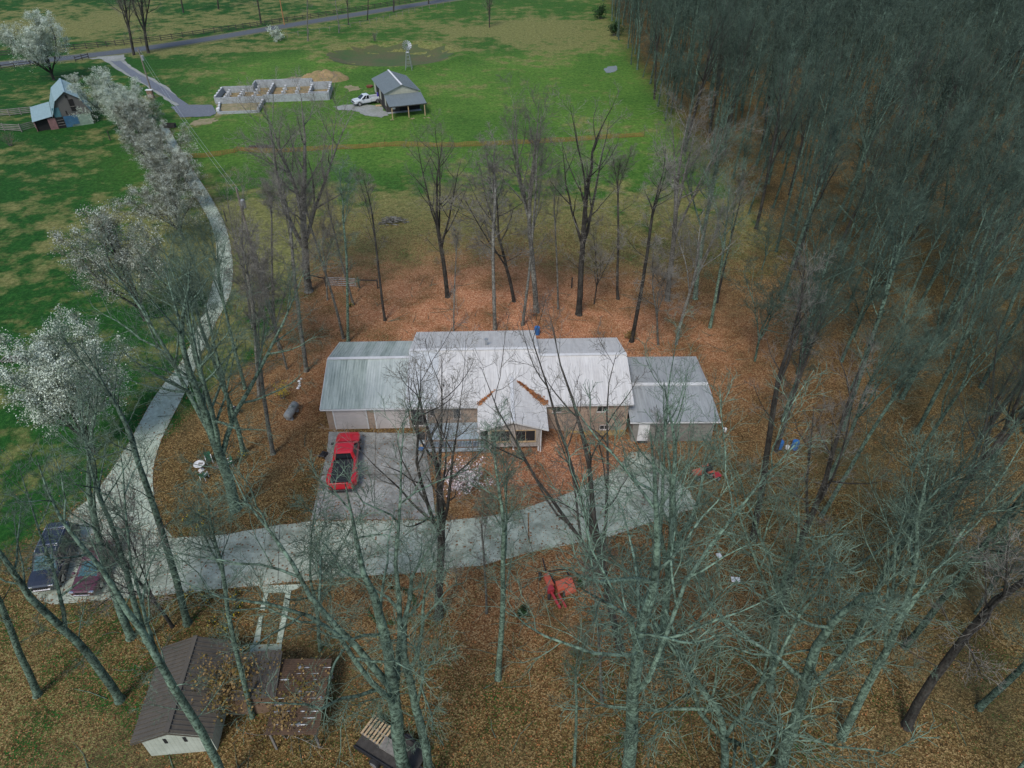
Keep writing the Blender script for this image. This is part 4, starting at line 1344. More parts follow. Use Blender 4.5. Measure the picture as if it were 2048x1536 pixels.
# ------------------------------------------------------------------ blossoming trees and shrubs
def blossom_mesh(seed, spec_kind, per, spread, size, mats):
    rng = np.random.default_rng(seed)
    g_ = grow_tree(spec_kind, seed, 0.8)
    v, q = petals(rng, np.concatenate([g_['tips'], g_['mid']]), per, spread, size)
    tm = fast_mesh('trunk', *g_['trunk'])
    cm = fast_mesh('crown', *g_['crown'])
    fm = fast_mesh('blossom', v, q, False)
    for me, m_ in ((tm, mats[0]), (cm, mats[1]), (fm, mats[2])):
        me.materials.append(M[m_])
    return tm, cm, fm, g_['Hn']
PEAR = {}
for i in range(3):
    PEAR['white', i] = blossom_mesh(900 + i, 'P', 11, 0.17, (0.035, 0.075), ('bark_dark', 'twig', 'pear'))
    PEAR['fading', i] = blossom_mesh(910 + i, 'P', 9, 0.18, (0.035, 0.075), ('bark_dark', 'twig', 'pear_faded'))
def pear(bx, by, ty, kind, i, label, rz, fat=1.0, name='pear_tree', tx=None):
    base = site(bx, by)
    dx, hh = height_over(base, tx if tx is not None else bx, ty)
    tm, cm, fm, Hn = PEAR[kind, i]
    root = thing(name, label, 'tree', base, rz, 'blossoming pear trees along the drive')
    sc = hh / Hn
    root.scale = (sc * fat, sc * fat, sc)
    for nm, me in (('trunk', tm), ('crown', cm), ('blossom', fm)):
        put_mesh(nm, me, None, root)
    return root
for a in [
    (108, 160, 22, 'white', 0, 'large blossoming tree above the barn, beside the road', 0.3, 1.3),
    (152, 172, 147, 'white', 1, 'small pale flowering tree just behind the barn roof', 1.2, 1.6),
    (240, 258, 142, 'white', 1, 'whitest pear tree, at the far end of the row by the barn', 2.0, 1.3),
    (268, 282, 172, 'white', 2, 'second pear tree from the barn in the row along the lane', 0.9, 1.25),
    (290, 310, 196, 'fading', 0, 'third pear tree from the barn in the row along the lane', 2.6, 1.2),
    (312, 345, 228, 'fading', 1, 'fourth pear tree from the barn in the row along the lane', 3.7, 1.2),
    (338, 385, 262, 'fading', 2, 'fifth pear tree from the barn in the row along the lane', 4.9, 1.2),
    (356, 425, 300, 'fading', 0, 'sixth pear tree from the barn, where the lane reappears', 1.7, 1.15),
    (368, 480, 345, 'fading', 2, 'nearest pear tree of the row, just inside the lane bend', 2.9, 1.2),
    (290, 640, 395, 'fading', 1, 'large fading pear tree left of the lane bend, behind the huge tree', 0.4, 1.0),
    (190, 905, 655, 'white', 2, 'big white blossoming tree low on the left beside the lane', 5.4, 0.98)]:
    pear(a[0], a[1], a[2], a[3], a[4], a[5], a[6], a[7])
def shrub(name, bx, by, h, w, label, mat, seed, n_stem=16, per=60, size=(0.04, 0.08), spread=0.12, cat='shrub', stem='twig', group=None):
    """many stems from one foot, flowers or leaves along them"""
    rng = np.random.default_rng(seed)
    base = site(bx, by)
    root = thing(name, label, cat, base, 0, group)
    az = rng.uniform(0, 6.28, n_stem)
    an = np.abs(rng.normal(0, 0.6, n_stem)) * w / h
    d = np.stack([np.sin(an) * np.cos(az), np.sin(an) * np.sin(az), np.cos(an)], 1)
    L = h * rng.uniform(0.7, 1.1, n_stem)
    st = extend(rng, np.zeros((n_stem, 3)) + rng.normal(0, 0.05 * w, (n_stem, 3)) * np.array([1, 1, 0]), d, L, 5, 0.1, 0.03)
    rd = np.repeat((0.012 + 0.006 * h) * (1 - np.linspace(0, .85, 6))[None, :], n_stem, 0)
    b1 = sprout(rng, st, rd, L, 6, 0.3, 1.0, (0.4, 0.9), (0.3, 0.55), 3, 0.12, 0.04, 0.02, 0.005, 0.1)
    v, q = join([tubes(st, rd, 4), tubes(b1[0], b1[1], 3)])
    put_mesh('stems', fast_mesh('stems', v, q), M[stem], root)
    pool = np.concatenate([b1[0][:, 1:].reshape(-1, 3), st[:, 2:].reshape(-1, 3)])
    pick = pool[rng.integers(0, len(pool), per * n_stem)]
    v, q = petals(rng, pick, 1, spread, size)
    put_mesh('blossom' if cat == 'shrub' else 'leaves', fast_mesh('foliage', v, q, False), M[mat], root)
    return root
shrub('magnolia', 935, 985, 3.0, 3.4, 'pink and white flowering magnolia in front of the deck', 'magnolia', 11, 26, 55, (0.05, 0.10), 0.12)
shrub('forsythia', 565, 797, 1.5, 1.9, 'small yellow flowering forsythia above the gas tank', 'forsythia', 12, 16, 22, (0.035, 0.07), 0.10)
shrub('flowering_bush', 553, 80, 3.0, 3.6, 'round white flowering bush on the near verge of the road', 'pear', 13, 22, 70, (0.08, 0.15), 0.2)
shrub('vine_thicket', 482, 1400, 3.4, 2.6, 'tangled vine with dry yellow brown leaves over the gap between shed and lean-to', 'oakleaf', 14, 30, 150, (0.05, 0.10), 0.32, cat='vine')
shrub('vine_thicket', 575, 1470, 2.6, 2.6, 'smaller tangle of dry brown leaves below the rusty lean-to', 'oakleaf', 15, 18, 50, (0.05, 0.09), 0.3, cat='vine')
shrub('bare_bush', 22, 292, 2.6, 2.2, 'lone bare brown bush at the left edge below the barn', 'oakleaf', 16, 24, 4, cat='bush')
shrub('bare_bush', 520, 560, 2.2, 2.4, 'brown bush beside the lane bend below the utility pole', 'oakleaf', 17, 22, 14, cat='bush')
shrub('bare_bush', 750, 82, 2.5, 2.5, 'thin bare bush on the far rim of the dry basin', 'oakleaf', 18, 18, 3, cat='bush')
shrub('ivy_clump', 1262, 680, 1.0, 0.6, 'brown leafy vine at the foot of the trunk behind the right end of the roof', 'oakleaf', 19, 14, 30, (0.06, 0.11), 0.12, cat='vine')
shrub('brush_heap', 1068, 632, 0.7, 1.3, 'heap of bare brushwood at the foot of the tall pale trunk', 'leafpile', 20, 26, 3, cat='brush')
for k, (px, py, lab) in enumerate([(1201, 38, 'dark green cedar bush at the far end of the wood edge'), (1228, 72, 'second dark green cedar bush along the wood edge'), (1046, 1230, 'evergreen tuft at the foot of the thin stem below the court'), (1165, 1172, 'green weed clump behind the red mower')]):
    shrub('evergreen_bush', px, py, 3.2 if k < 2 else 0.5, 3.4 if k < 2 else 0.7, lab, 'evergreen', 30 + k, 18, 70 if k < 2 else 30, (0.10, 0.22) if k < 2 else (0.04, 0.08), 0.25 if k < 2 else 0.08, cat='bush')
dpos = [(374, 1190, 'court edge beside the straight mossy trunk'), (416, 1200, 'court edge right of the straight mossy trunk'), (470, 1195, 'left of the path to the shed'), (478, 1222, 'left of the path halfway to the shed'), (452, 1262, 'behind the shed roof'), (428, 1247, 'between trunk and shed roof'),
        (403, 1033, 'in the leafy island near the court'), (378, 1046, 'in the lower tip of the leafy island'), (405, 1058, 'in the leafy island nearest the court edge'), (486, 914, 'at the foot of the leaning pair of stems'), (702, 612, 'at the foot of the slender tree by the field gate'), (462, 1240, 'above the shed roof by the slim mossy tree'), (770, 1280, 'beside the thick crooked trunk')]
for k, (px, py, lab) in enumerate(dpos):
    rng = random.Random(40 + k)
    root = thing('daffodil_clump', 'green daffodil clump ' + lab, 'flowers', site(px, py), 0, 'daffodil clumps under the trees')
    mb, fl = MB(), MB()
    for _ in range(46):
        a_, r_ = rng.uniform(0, 6.28), rng.random() ** .6 * 0.38
        p = Vector((r_ * math.cos(a_), r_ * math.sin(a_), 0))
        tip = p * 1.35 + Vector((rng.gauss(0, .04), rng.gauss(0, .04), rng.uniform(.22, .38)))
        sd = Vector((-math.sin(a_), math.cos(a_), 0)) * 0.022
        mb.add([p - sd, p + sd, tip + sd * .4, tip - sd * .4], [(0, 1, 2, 3)])
        if rng.random() < 0.22:
            fl.blob(tip + Vector((0, 0, .03)), 0.045, rng, 5, 3, 0.2)
    me = bpy.data.meshes.new('leaves')
    me.from_pydata(mb.v, [], mb.f)
    put_mesh('leaves', me, M['evergreen'], root)
    if fl.v:
        fl.build('flowers', M['forsythia'], root)
# curved low hedge ring in the leaves below the court
k = MB()
rng = random.Random(3)
cpt = site(783, 1212)
ring = []
for i in range(26):
    a_ = 3.4 + i / 25 * 4.6
    ring.append(Vector((1.55 * math.cos(a_), 1.35 * math.sin(a_), 0)))
hedge = thing('low_hedge', 'curved low evergreen edging in the leaves below the court', 'hedge', cpt)
for p in ring:
    for _ in range(26):
        q_ = p + Vector((rng.gauss(0, .08), rng.gauss(0, .08), abs(rng.gauss(.09, .06))))
        a_ = Vector((rng.uniform(-1, 1), rng.uniform(-1, 1), rng.uniform(-1, 1))).normalized() * 0.06
        b_ = a_.cross(Vector((rng.uniform(-1, 1), rng.uniform(-1, 1), 1))).normalized() * 0.035
        k.add([q_ - a_, q_ - b_, q_ + a_, q_ + b_], [(0, 1, 2, 3)])
me = bpy.data.meshes.new('leaves')
me.from_pydata(k.v, [], k.f)
put_mesh('leaves', me, M['evergreen'], hedge)

# ------------------------------------------------------------------ vehicles
def ring_at(x, hw, zb, zt, tuck=0.92, crown=0.90, belt=None):
    """cross-section of a body at x: bottom tucked in, side bulging, top edge rounded"""
    zm = zb + (zt - zb) * (0.55 if belt is None else belt)
    half = [(hw * tuck, zb), (hw * 0.985, zb + (zt - zb) * 0.18), (hw, zm), (hw * 0.975, zt - 0.10), (hw * crown, zt - 0.015), (hw * 0.45, zt + 0.015)]
    return [(x, y, z) for y, z in half] + [(x, -y, z) for y, z in reversed(half)]
def wheel(parent, x, y, r, w, rim='chrome'):
    s = 1 if y > 0 else -1
    t_ = MB()
    t_.tube([(x, y - s * w, r), (x, y - s * w * 0.92, r), (x, y - s * 0.02, r), (x, y, r)], [r * 0.9, r, r, r * 0.9], 20)
    o = t_.build('wheel', M['tyre'], parent, smooth=False)
    d = MB()
    d.tube([(x, y + s * 0.004, r), (x, y + s * 0.02, r)], [r * 0.64, r * 0.52], 16)
    d.build('rim', M[rim], o)
    return o
def glass_quad(parent, name, q, inset, mat, lift=0.012):
    """window pane on a face given by four corners"""
    Q = [Vector(p) for p in q]
    c_ = sum(Q, Vector()) / 4
    n_ = (Q[1] - Q[0]).cross(Q[3] - Q[0]).normalized()
    P = []
    for i in range(4):
        e = Q[i].lerp(c_, inset)
        P.append(e)
    if n_.dot(c_ - Vector((c_.x, 0, 1.2))) < 0:
        n_ = -n_
    b_ = MB()
    b_.add([p + n_ * lift for p in P] + [p - n_ * 0.01 for p in P], [(0, 1, 2, 3), (7, 6, 5, 4), (0, 4, 5, 1), (1, 5, 6, 2), (2, 6, 7, 3), (3, 7, 4, 0)])
    return b_.build(name, M[mat], parent)
def cabin(parent, mat, x0, x1, x2, x3, hw0, hw1, z0, z1, splits, wind='windshield', name='cab'):
    """greenhouse: base from x0 (windshield foot) to x3, roof from x1 to x2; splits = side window borders (share of length)"""
    rings = []
    def rg(z, xa, xb, hw):
        c_ = min(0.14, (xb - xa) * 0.1)
        return [(xa, hw - c_, z), (xa, -(hw - c_), z), (xa + c_, -hw, z), (xb - c_, -hw, z), (xb, -(hw - c_), z), (xb, hw - c_, z), (xb - c_, hw, z), (xa + c_, hw, z)]
    rings = [rg(z0, x0, x3, hw0), rg(z1 - 0.07, x1, x2, hw1), rg(z1 - 0.02, x1 + 0.1, x2 - 0.08, hw1 - 0.07), rg(z1 + 0.012, x1 + 0.3, x2 - 0.25, hw1 - 0.3)]
    c_ = MB().loft(rings).build(name, mat, parent)
    def L(a, b_, u):
        return tuple(a[i] + (b_[i] - a[i]) * u for i in range(3))
    b0, b1 = rings[0], rings[1]
    glass_quad(c_, 'rear_window', [b0[0], b0[1], b1[1], b1[0]], 0.12, 'car_glass')
    glass_quad(c_, 'windshield', [b0[4], b0[5], b1[5], b1[4]], 0.08, wind)
    for side, (i, j) in (('left', (7, 6)), ('right', (2, 3))):
        for a, e in splits:
            q = [L(b0[i], b0[j], a), L(b0[i], b0[j], e), L(b1[i], b1[j], e), L(b1[i], b1[j], a)]
            glass_quad(c_, 'side_window', q, 0.09, 'car_glass')
    return c_
def pickup(name, label, loc, rz, paint, dually=False, cover=True, L=6.1, cab_rear=3.35):
    """x points forward; nose at x=0, tail at x=-L"""
    v = thing(name, label, 'pickup', loc, rz)
    hw = 0.98
    xs = [(0.0, .80, .55, .92), (-.07, .90, .48, 1.04), (-.35, .965, .45, 1.10), (-1.0, hw, .42, 1.15), (-1.45, hw, .42, 1.18), (-2.2, hw, .42, 1.16), (-cab_rear, hw, .42, 1.16), (-cab_rear - .03, hw * .96, .45, 1.14)]
    MB().loft([ring_at(x, w_, zb, zt, crown=.86) for x, w_, zb, zt in xs]).build('body', paint, v, smooth=False)
    MB().bb(-1.3, -.42, -.42, .42, 1.165, 1.19).build('hood_bulge', paint, v, bevel=0.02)
    cabin(v, paint, -cab_rear + 0.02, -cab_rear + 0.16, -2.12, -1.22, .93, .76, 1.14, 1.86, [(.05, .45), (.5, .93)], name='cab', wind='car_glass')
    b0 = -cab_rear - .08
    bed = MB()
    zt = 1.26
    bed.prism([(.74, .5), (hw * .98, .55), (hw, .95), (hw * .97, zt), (.80, zt), (.78, zt - .02), (.76, .8), (.74, .8)], 'x', b0, -L + .12)
    bed.prism([(-.74, .5), (-hw * .98, .55), (-hw, .95), (-hw * .97, zt), (-.80, zt), (-.78, zt - .02), (-.76, .8), (-.74, .8)], 'x', b0, -L + .12)
    bed.bb(-L + .12, b0, -.735, .735, .62, .78)
    bed.bb(b0 - .06, b0, -.735, .735, .79, zt - .01)
    bed.build('bed', paint, v)
    MB().bb(-L + .04, -L + .115, -.93, .93, .55, zt - .01).build('tailgate', paint, v, bevel=0.015)
    if cover:
        n = 3
        ln = (L - .14 + b0) / n
        for k in range(n):
            MB().bb(b0 - ln * k - .015, b0 - ln * (k + 1) + .015, -.79, .79, zt + .004, zt + .05).build('bed_cover_panel', M['black'], v, bevel=0.012)
    else:
        MB().bb(-L + .13, b0 - .065, -.73, .73, .785, .80).build('bed_liner', M['black'], v)
    if dually:
        for s in (-1, 1):
            f = MB()
            f.loft([[(x, s * (hw - .03), .55), (x, s * (hw + o), .62), (x, s * (hw + o), 1.02), (x, s * (hw + o * .6), 1.19), (x, s * (hw - .03), 1.22)] for x, o in ((-L + .25, .03), (-L + .5, .20), (-L + 1.1, .25), (-L + 1.7, .20), (-L + 2.0, .03))])
            f.build('rear_fender', paint, v)
    MB().bb(0.0, .14, -.92, .92, .45, .68).build('front_bumper', M['chrome'], v, bevel=0.03)
    MB().bb(.0, .03, -.55, .55, .72, .95).build('grille', M['black'], v)
    MB().bb(-L - .14, -L + .02, -.95, .95, .48, .64).build('rear_bumper', M['chrome'] if not dually else M['black'], v, bevel=0.02)
    for s in (-1, 1):
        MB().bb(-.06, .035, s * .62, s * .86, .74, .92).build('headlight', M['chrome'], v, bevel=0.02)
        MB().bb(-L + .02, -L + .12, s * .935, s * .985, .72, 1.16).build('tail_light', M['tail_red'], v)
        m_ = MB()
        m_.bb(-1.75, -1.6, s * 1.0, s * 1.22, 1.22, 1.42)
        m_.build('mirror', M['black'], v, bevel=0.03)
        wheel(v, -1.0, s * 1.0, .39, .26)
        wheel(v, -L + 1.25, s * (1.0 + (.16 if dually else 0)), .39, .26 + (.2 if dually else 0))
        for xc in (-1.0, -L + 1.25):
            a_ = MB()
            pts = [(xc + .49 * math.cos(th), s * (hw + .012), .4 + .49 * math.sin(th)) for th in np.linspace(0.05, math.pi - .05, 9)]
            a_.tube(pts, .03, 5)
            a_.build('wheel_arch', M['black'], v)
    return v
def car(name, label, cat, loc, rz, paint, L=4.7, hw=.91, h=1.62, suv=True, rails=False, wind='windshield'):
    v = thing(name, label, cat, loc, rz)
    belt = 1.02 if suv else .92
    hood = belt - .04
    if suv:
        xs = [(0, .72, .50, .78), (-.08, .82, .40, .90), (-.4, hw * .96, .34, hood), (-1.1, hw, .32, belt), (-L * .5, hw, .32, belt + .02), (-L + .5, hw * .99, .32, belt + .04), (-L + .06, hw * .95, .40, belt + .02), (-L, hw * .86, .52, belt - .05)]
        cab = (-L + .12, -L + .32, -1.95, -1.25)
    else:
        xs = [(0, .66, .45, .66), (-.1, .80, .34, .76), (-.5, hw * .96, .28, hood - .06), (-1.2, hw, .26, belt), (-L * .5, hw, .26, belt), (-L + .9, hw * .99, .26, belt + .02), (-L + .12, hw * .93, .34, belt - .02), (-L, hw * .80, .46, belt - .12)]
        cab = (-L + .45, -L + 1.35, -2.15, -1.15)
    MB().loft([ring_at(x, w_, zb, zt, crown=.87) for x, w_, zb, zt in xs]).build('body', paint, v)
    c_ = cabin(v, paint, cab[0], cab[1], cab[2], cab[3], hw * .95, hw * .76, belt - .03, h, [(.05, .34), (.37, .64), (.67, .93)] if suv else [(.12, .48), (.53, .88)], name='cabin', wind=wind)
    for s in (-1, 1):
        if rails:
            r_ = MB()
            r_.tube([(cab[1] + .15, s * hw * .66, h - .01), (cab[1] + .25, s * hw * .66, h + .06), (cab[2] - .35, s * hw * .66, h + .06), (cab[2] - .22, s * hw * .66, h - .01)], .02, 6)
            r_.build('roof_rail', M['chrome'], v)
        MB().bb(-.16, .0, s * .48, s * .80, .62 if not suv else .70, .76 if not suv else .86).build('headlight', M['chrome'], v, bevel=.02)
        MB().bb(-L - .012, -L + .12, s * .55, s * .84, belt - .36, belt - .14).build('tail_light', M['tail_red'], v, bevel=.015)
        MB().bb(cab[3] - .32, cab[3] - .16, s * hw * .97, s * (hw + .17), belt + .02, belt + .17).build('mirror', paint, v, bevel=.03)
        for xw in (-.92, -L + .95):
            wheel(v, xw, s * (hw - .01), .37 if suv else .32, .22)
    if rails:
        for xb in (cab[1] + .7, cab[2] - .75):
            MB().bar((xb, -hw * .68, h + .085), (xb, hw * .68, h + .085), .05, .03).build('roof_bar', M['chrome'], v)
    MB().bb(-.02, .05, -.55, .55, .40, .52).build('front_bumper', M['chrome'], v, bevel=.02)
    MB().bb(.0, .02, -.4, .4, .56, .74).build('grille', M['black'], v)
    return v
def heading(a, b_):
    return math.atan2(b_.y - a.y, b_.x - a.x)
pr, pf = site(688, 968), site(700, 888)
ang = heading(pr, pf)
mid = (site(687, 975) + site(700, 896)) / 2
L_ = 6.2
red = pickup('pickup_truck', 'bright red dual wheel pickup with black bed cover parked before the garage', (mid.x + math.cos(ang) * L_ / 2, mid.y + math.sin(ang) * L_ / 2, H(mid.x, mid.y) + 0.05), ang, M['red_paint'], True, True, L_, 3.5)
n0, n1 = site(713, 216), site(757, 209)
ang = heading(n1, n0)
wht = pickup('pickup_truck', 'silver white extended cab pickup backed up to the metal pole barn', (site(706, 214).x, site(706, 214).y + .6, 0.05), ang, M['white_paint'], False, False, 6.0, 3.35)
bp_ = Vector(wht.location) - Vector((math.cos(ang), math.sin(ang), 0)) * 5.3
bl = MB()
bl.tube([(0, 0, 0), (0, 0, .03), (0, 0, .45), (0, 0, .88), (0, 0, .92)], [.26, .29, .30, .29, .25], 14)
bo = bl.build('plastic_drum', M['purple_blue'], None, loc=(bp_.x, bp_.y + .1, .86), smooth=False)
tag(bo, 'indigo plastic drum in the bed of the silver white pickup', 'drum')
a0, a1 = site(112, 1085), site(92, 1180)
s0, s1 = site(135, 1085), site(98, 1172)
ang = heading(s0, s1)
mid = (s0 + s1) / 2
car('suv', 'dark navy sport utility with chrome roof rails parked at the left end of the court', 'SUV', (mid.x + math.cos(ang) * 2.6, mid.y + math.sin(ang) * 2.6, 0.05), ang, M['navy_paint'], 5.2, 1.0, 1.88, True, True)
s0, s1 = site(215, 1112), site(180, 1180)
ang = heading(s0, s1)
mid = (s0 + s1) / 2
car('hatchback_car', 'maroon car parked beside the dark navy sport utility', 'car', (mid.x + math.cos(ang) * 2.2, mid.y + math.sin(ang) * 2.2, 0.05), ang, M['maroon_paint'], 4.4, .88, 1.46, False, False)

# ------------------------------------------------------------------ gambrel barn
barn = thing('barn', 'small old gambrel barn with blue grey metal roof and open lean-to', 'barn', (-81.3, 124.6, 0), R(31))
BD = 9.8
BW = 5.7
prof = [(0, 0), (BW, 0), (BW, 2.6), (BW - .95, 4.55), (BW / 2, 5.9), (.95, 4.55), (0, 2.6)]
k = MB()
k.prism([(x, z) for x, z in prof], 'y', .12, BD - .1)
k.build('wall', M['barn_wood'], barn)
rf = MB().bar((BW / 2, -.25, 5.99), (BW / 2, BD + .2, 5.99), .3, .03).build('roof', M['roof_barn'], barn)
def slope_panels(parent, pa, pb, y0, y1, n, mat, lift=.03, th=.02, rib=.03):
    """sheets from lower edge point pa=(x,z) to upper pb, laid along y"""
    for i in range(n):
        ya = y0 + (y1 - y0) * i / n
        yb = y0 + (y1 - y0) * (i + 1) / n - .006
        q = [(pa[0], ya, pa[1] + lift), (pa[0], yb, pa[1] + lift), (pb[0], yb, pb[1] + lift), (pb[0], ya, pb[1] + lift)]
        s = MB()
        if pa[0] < pb[0]:
            q = q[::-1]
        s.slab(q, th)
        d = Vector((pb[0] - pa[0], 0, pb[1] - pa[1]))
        n_ = Vector((-d.z, 0, d.x)).normalized()
        if n_.z < 0:
            n_ = -n_
        for r_ in range(3):
            yy = ya + (yb - ya) * (r_ + .5) / 3
            s.bar(Vector((pa[0], yy, pa[1] + lift)) + n_ * (th + rib * .33), Vector((pb[0], yy, pb[1] + lift)) + n_ * (th + rib * .33), .05, rib)
        s.build('roof_panel', mat, parent)
slope_panels(rf, (-.3, 2.05), (.9, 4.55), -.25, BD + .2, 10, M['roof_barn'])
slope_panels(rf, (.88, 4.58), (BW / 2, 5.94), -.25, BD + .2, 10, M['roof_barn'])
slope_panels(rf, (BW + .3, 2.05), (BW - .9, 4.55), -.25, BD + .2, 10, M['roof_barn'])
slope_panels(rf, (BW - .88, 4.58), (BW / 2, 5.94), -.25, BD + .2, 10, M['roof_barn'])
slope_panels(rf, (-3.6, 1.75), (-.32, 2.25), -.25, BD + .2, 10, M['roof_barn'])
k = MB()
k.bb(-3.4, -3.3, .1, BD, 0, 1.72)
k.bb(-3.3, .0, BD - .1, BD, 0, 1.75)
k.build('lean_to_wall', M['barn_red'], barn)
k = MB()
k.bb(-1.25, -.02, -.02, .06, 0, 1.95)
k.build('red_door', M['barn_red'], barn)
k = MB()
k.bb(-3.3, -1.26, .3, .4, 0, 1.75)
k.build('dark_opening', M['dark_in'], barn)
k = MB()
k.bb(.1, 1.2, .02, .1, 0.02, 1.85)
o = k.build('stall_opening', M['dark_in'], barn)
for z in (.5, .95, 1.4):
    MB().bb(.1, 1.2, -.04, .0, z, z + .07).build('gate_bar', M['wood_grey'], o)
for x0, x1, z0, z1, m_, nm in ((0.02, 1.15, 1.95, 3.5, 'barn_teal', 'teal_sheet'), (1.25, 3.5, .02, 1.9, 'barn_blue', 'blue_sheet'), (3.5, 5.65, .35, 1.9, 'barn_green', 'green_sheet'), (2.2, 5.65, .0, .34, 'barn_green', 'green_sheet')):
    MB().bb(x0 + .01, x1 - .01, .03, .09, z0, z1).build(nm, M[m_], barn)
o = MB().bb(3.0, 3.75, .0, .1, 2.6, 4.6).build('loft_opening', M['dark_in'], barn)
MB().bb(2.95, 3.8, -.04, -.002, 3.35, 3.43).build('loft_bar', M['wood_grey'], o)
MB().bb(2.75, 3.05, .02, .11, 4.85, 5.35).build('loft_hole', M['dark_in'], barn)
MB().bb(1.95, 2.15, .02, .11, 2.15, 2.8).build('board_gap', M['dark_in'], barn)
bme = MB().bb(0, .2, 0, .03, 0, 1).mesh('board')
bme.materials.append(M['barn_wood'])
x = 1.2
rng = random.Random(9)
while x < BW - .25:
    top = 2.6 + 1.95 * x / .95 if x < .95 else 4.5 + (x - .95) * .70
    top = min(top, 2.6 + (BW - x) * 2.0, 5.7) if x < BW / 2 else min(5.9 - (x - BW / 2) * .72, 2.6 + (BW - x) * 2.0)
    if not 2.9 < x < 3.75:
        o = put_mesh('board', bme, None, barn, (x, .06 + rng.uniform(-.012, .012), 2.0 + rng.uniform(-.05, .05)))
        o.scale = (1, 1, max(.4, top - 2.2))
    x += .215
# corral fence left of the barn
def board_fence(name, label, pts, post_h, rails, mat, rail_mat=None, rail_h=.14, group=None, spacing=2.4, post_w=.13):
    """post and board fence along world points; every post and every board is its own piece"""
    P = [Vector(p) for p in pts]
    root = thing(name, label, 'fence', P[0], 0, group)
    pm_ = MB().bb(-post_w / 2, post_w / 2, -post_w / 2, post_w / 2, -.2, post_h).mesh('post')
    pm_.materials.append(mat)
    rm_ = MB().bb(0, 1, -.02, .02, -rail_h / 2, rail_h / 2).mesh('rail')
    rm_.materials.append(rail_mat or mat)
    seg = []
    for a_, b_ in zip(P[:-1], P[1:]):
        n = max(1, round((b_ - a_).length / spacing))
        seg += [a_.lerp(b_, i / n) for i in range(n)]
    seg.append(P[-1])
    rng_ = random.Random(len(seg))
    for i, p in enumerate(seg):
        z = H(p.x, p.y)
        put_mesh('post', pm_, None, root, (p.x - P[0].x, p.y - P[0].y, z - P[0].z), (rng_.gauss(0, .015), rng_.gauss(0, .015), 0))
        if i + 1 < len(seg):
            q = seg[i + 1]
            zq = H(q.x, q.y)
            d = q - p
            ln = math.hypot(d.x, d.y)
            for rz_ in rails:
                o = put_mesh('rail', rm_, None, root, (p.x - P[0].x, p.y - P[0].y, z - P[0].z + rz_ + rng_.gauss(0, .015)), (0, -math.atan2(zq - z, ln), math.atan2(d.y, d.x)))
                o.scale = (ln, 1, 1)
    return root
road_f = smooth_line(gpts([(-40, 115), (60, 108), (150, 100), (300, 85), (430, 66), (560, 47), (700, 25), (842, 2), (930, -12)]), 3)
board_fence('paddock_fence', 'long dark board fence along the far side of the road', road_f, 1.4, (.35, .75, 1.15), M['wood_dark'])
board_fence('board_fence', 'short dark board fence left of the gravel drive entrance', gpts([(152, 124), (178, 117)]), 1.3, (.45, .95), M['wood_dark'])
board_fence('board_fence', 'short dark board fence near the road at the left edge', gpts([(4, 140), (30, 136), (62, 132)]), 1.3, (.45, .95), M['wood_dark'])
board_fence('corral_fence', 'upper grey corral fence left of the barn', gpts([(-30, 236), (20, 232), (66, 227)]), 1.3, (.3, .6, .9, 1.2), M['wood_grey'])
board_fence('corral_fence', 'lower grey corral fence running to the barn lean-to', gpts([(-30, 262), (10, 262), (44, 264), (72, 256)]), 1.4, (.3, .6, .9, 1.2), M['wood_grey'], spacing=3)
board_fence('road_fence', 'thin post fence on the near verge up the road', gpts([(575, 75), (660, 62), (740, 48), (830, 24), (900, 8)]), 1.2, (1.0,), M['wood_grey'], rail_h=.05, spacing=3.2, post_w=.1)
# field gate behind the house
gate_l, gate_r = site(652, 573), site(717, 576)
board_fence('rail_fence', 'dark rail running left from the field gate post', [site(622, 566), site(652, 573)], 1.25, (1.05,), M['wood_dark'], spacing=4)
board_fence('rail_fence', 'dark rail running right from the field gate post', [site(719, 576), site(756, 577)], 1.25, (1.05,), M['wood_dark'], spacing=4)
gt = thing('field_gate', 'grey metal tube gate between two dark posts behind the house', 'gate', gate_l + Vector((.25, 0, 0)), heading(gate_l, gate_r))
gl = (gate_r - gate_l).length - .5
for z in (.25, .5, .75, 1.0, 1.2):
    MB().cyl((0, 0, z), (gl, 0, z), .025, n=6).build('gate_bar', M['steel'], gt)
for x in (0, gl / 2, gl):
    MB().cyl((x, 0.0, .2), (x, 0.0, 1.22), .03, n=6).build('gate_upright', M['steel'], gt)
for nm, px, py, lab, h in (('fence_post', 1143, 576, 'lone dark fence post left of the heavy forked trunk', 1.4), ('fence_post', 453, 443, 'lone wooden post beside the lane below the pear row', 1.6), ('fence_post', 221, 281, 'dark gate post at the foot of the whitest pear tree', 1.6), ('fence_post', 1160, 1093, 'stub post at the court edge', .5)):
    p = site(px, py)
    k = MB()
    k.cyl((0, 0, -.2), (.02, 0, h), .09, .085, 8)
    o = k.build(nm, M['wood_dark'], None, loc=p)
    tag(o, lab, 'post')
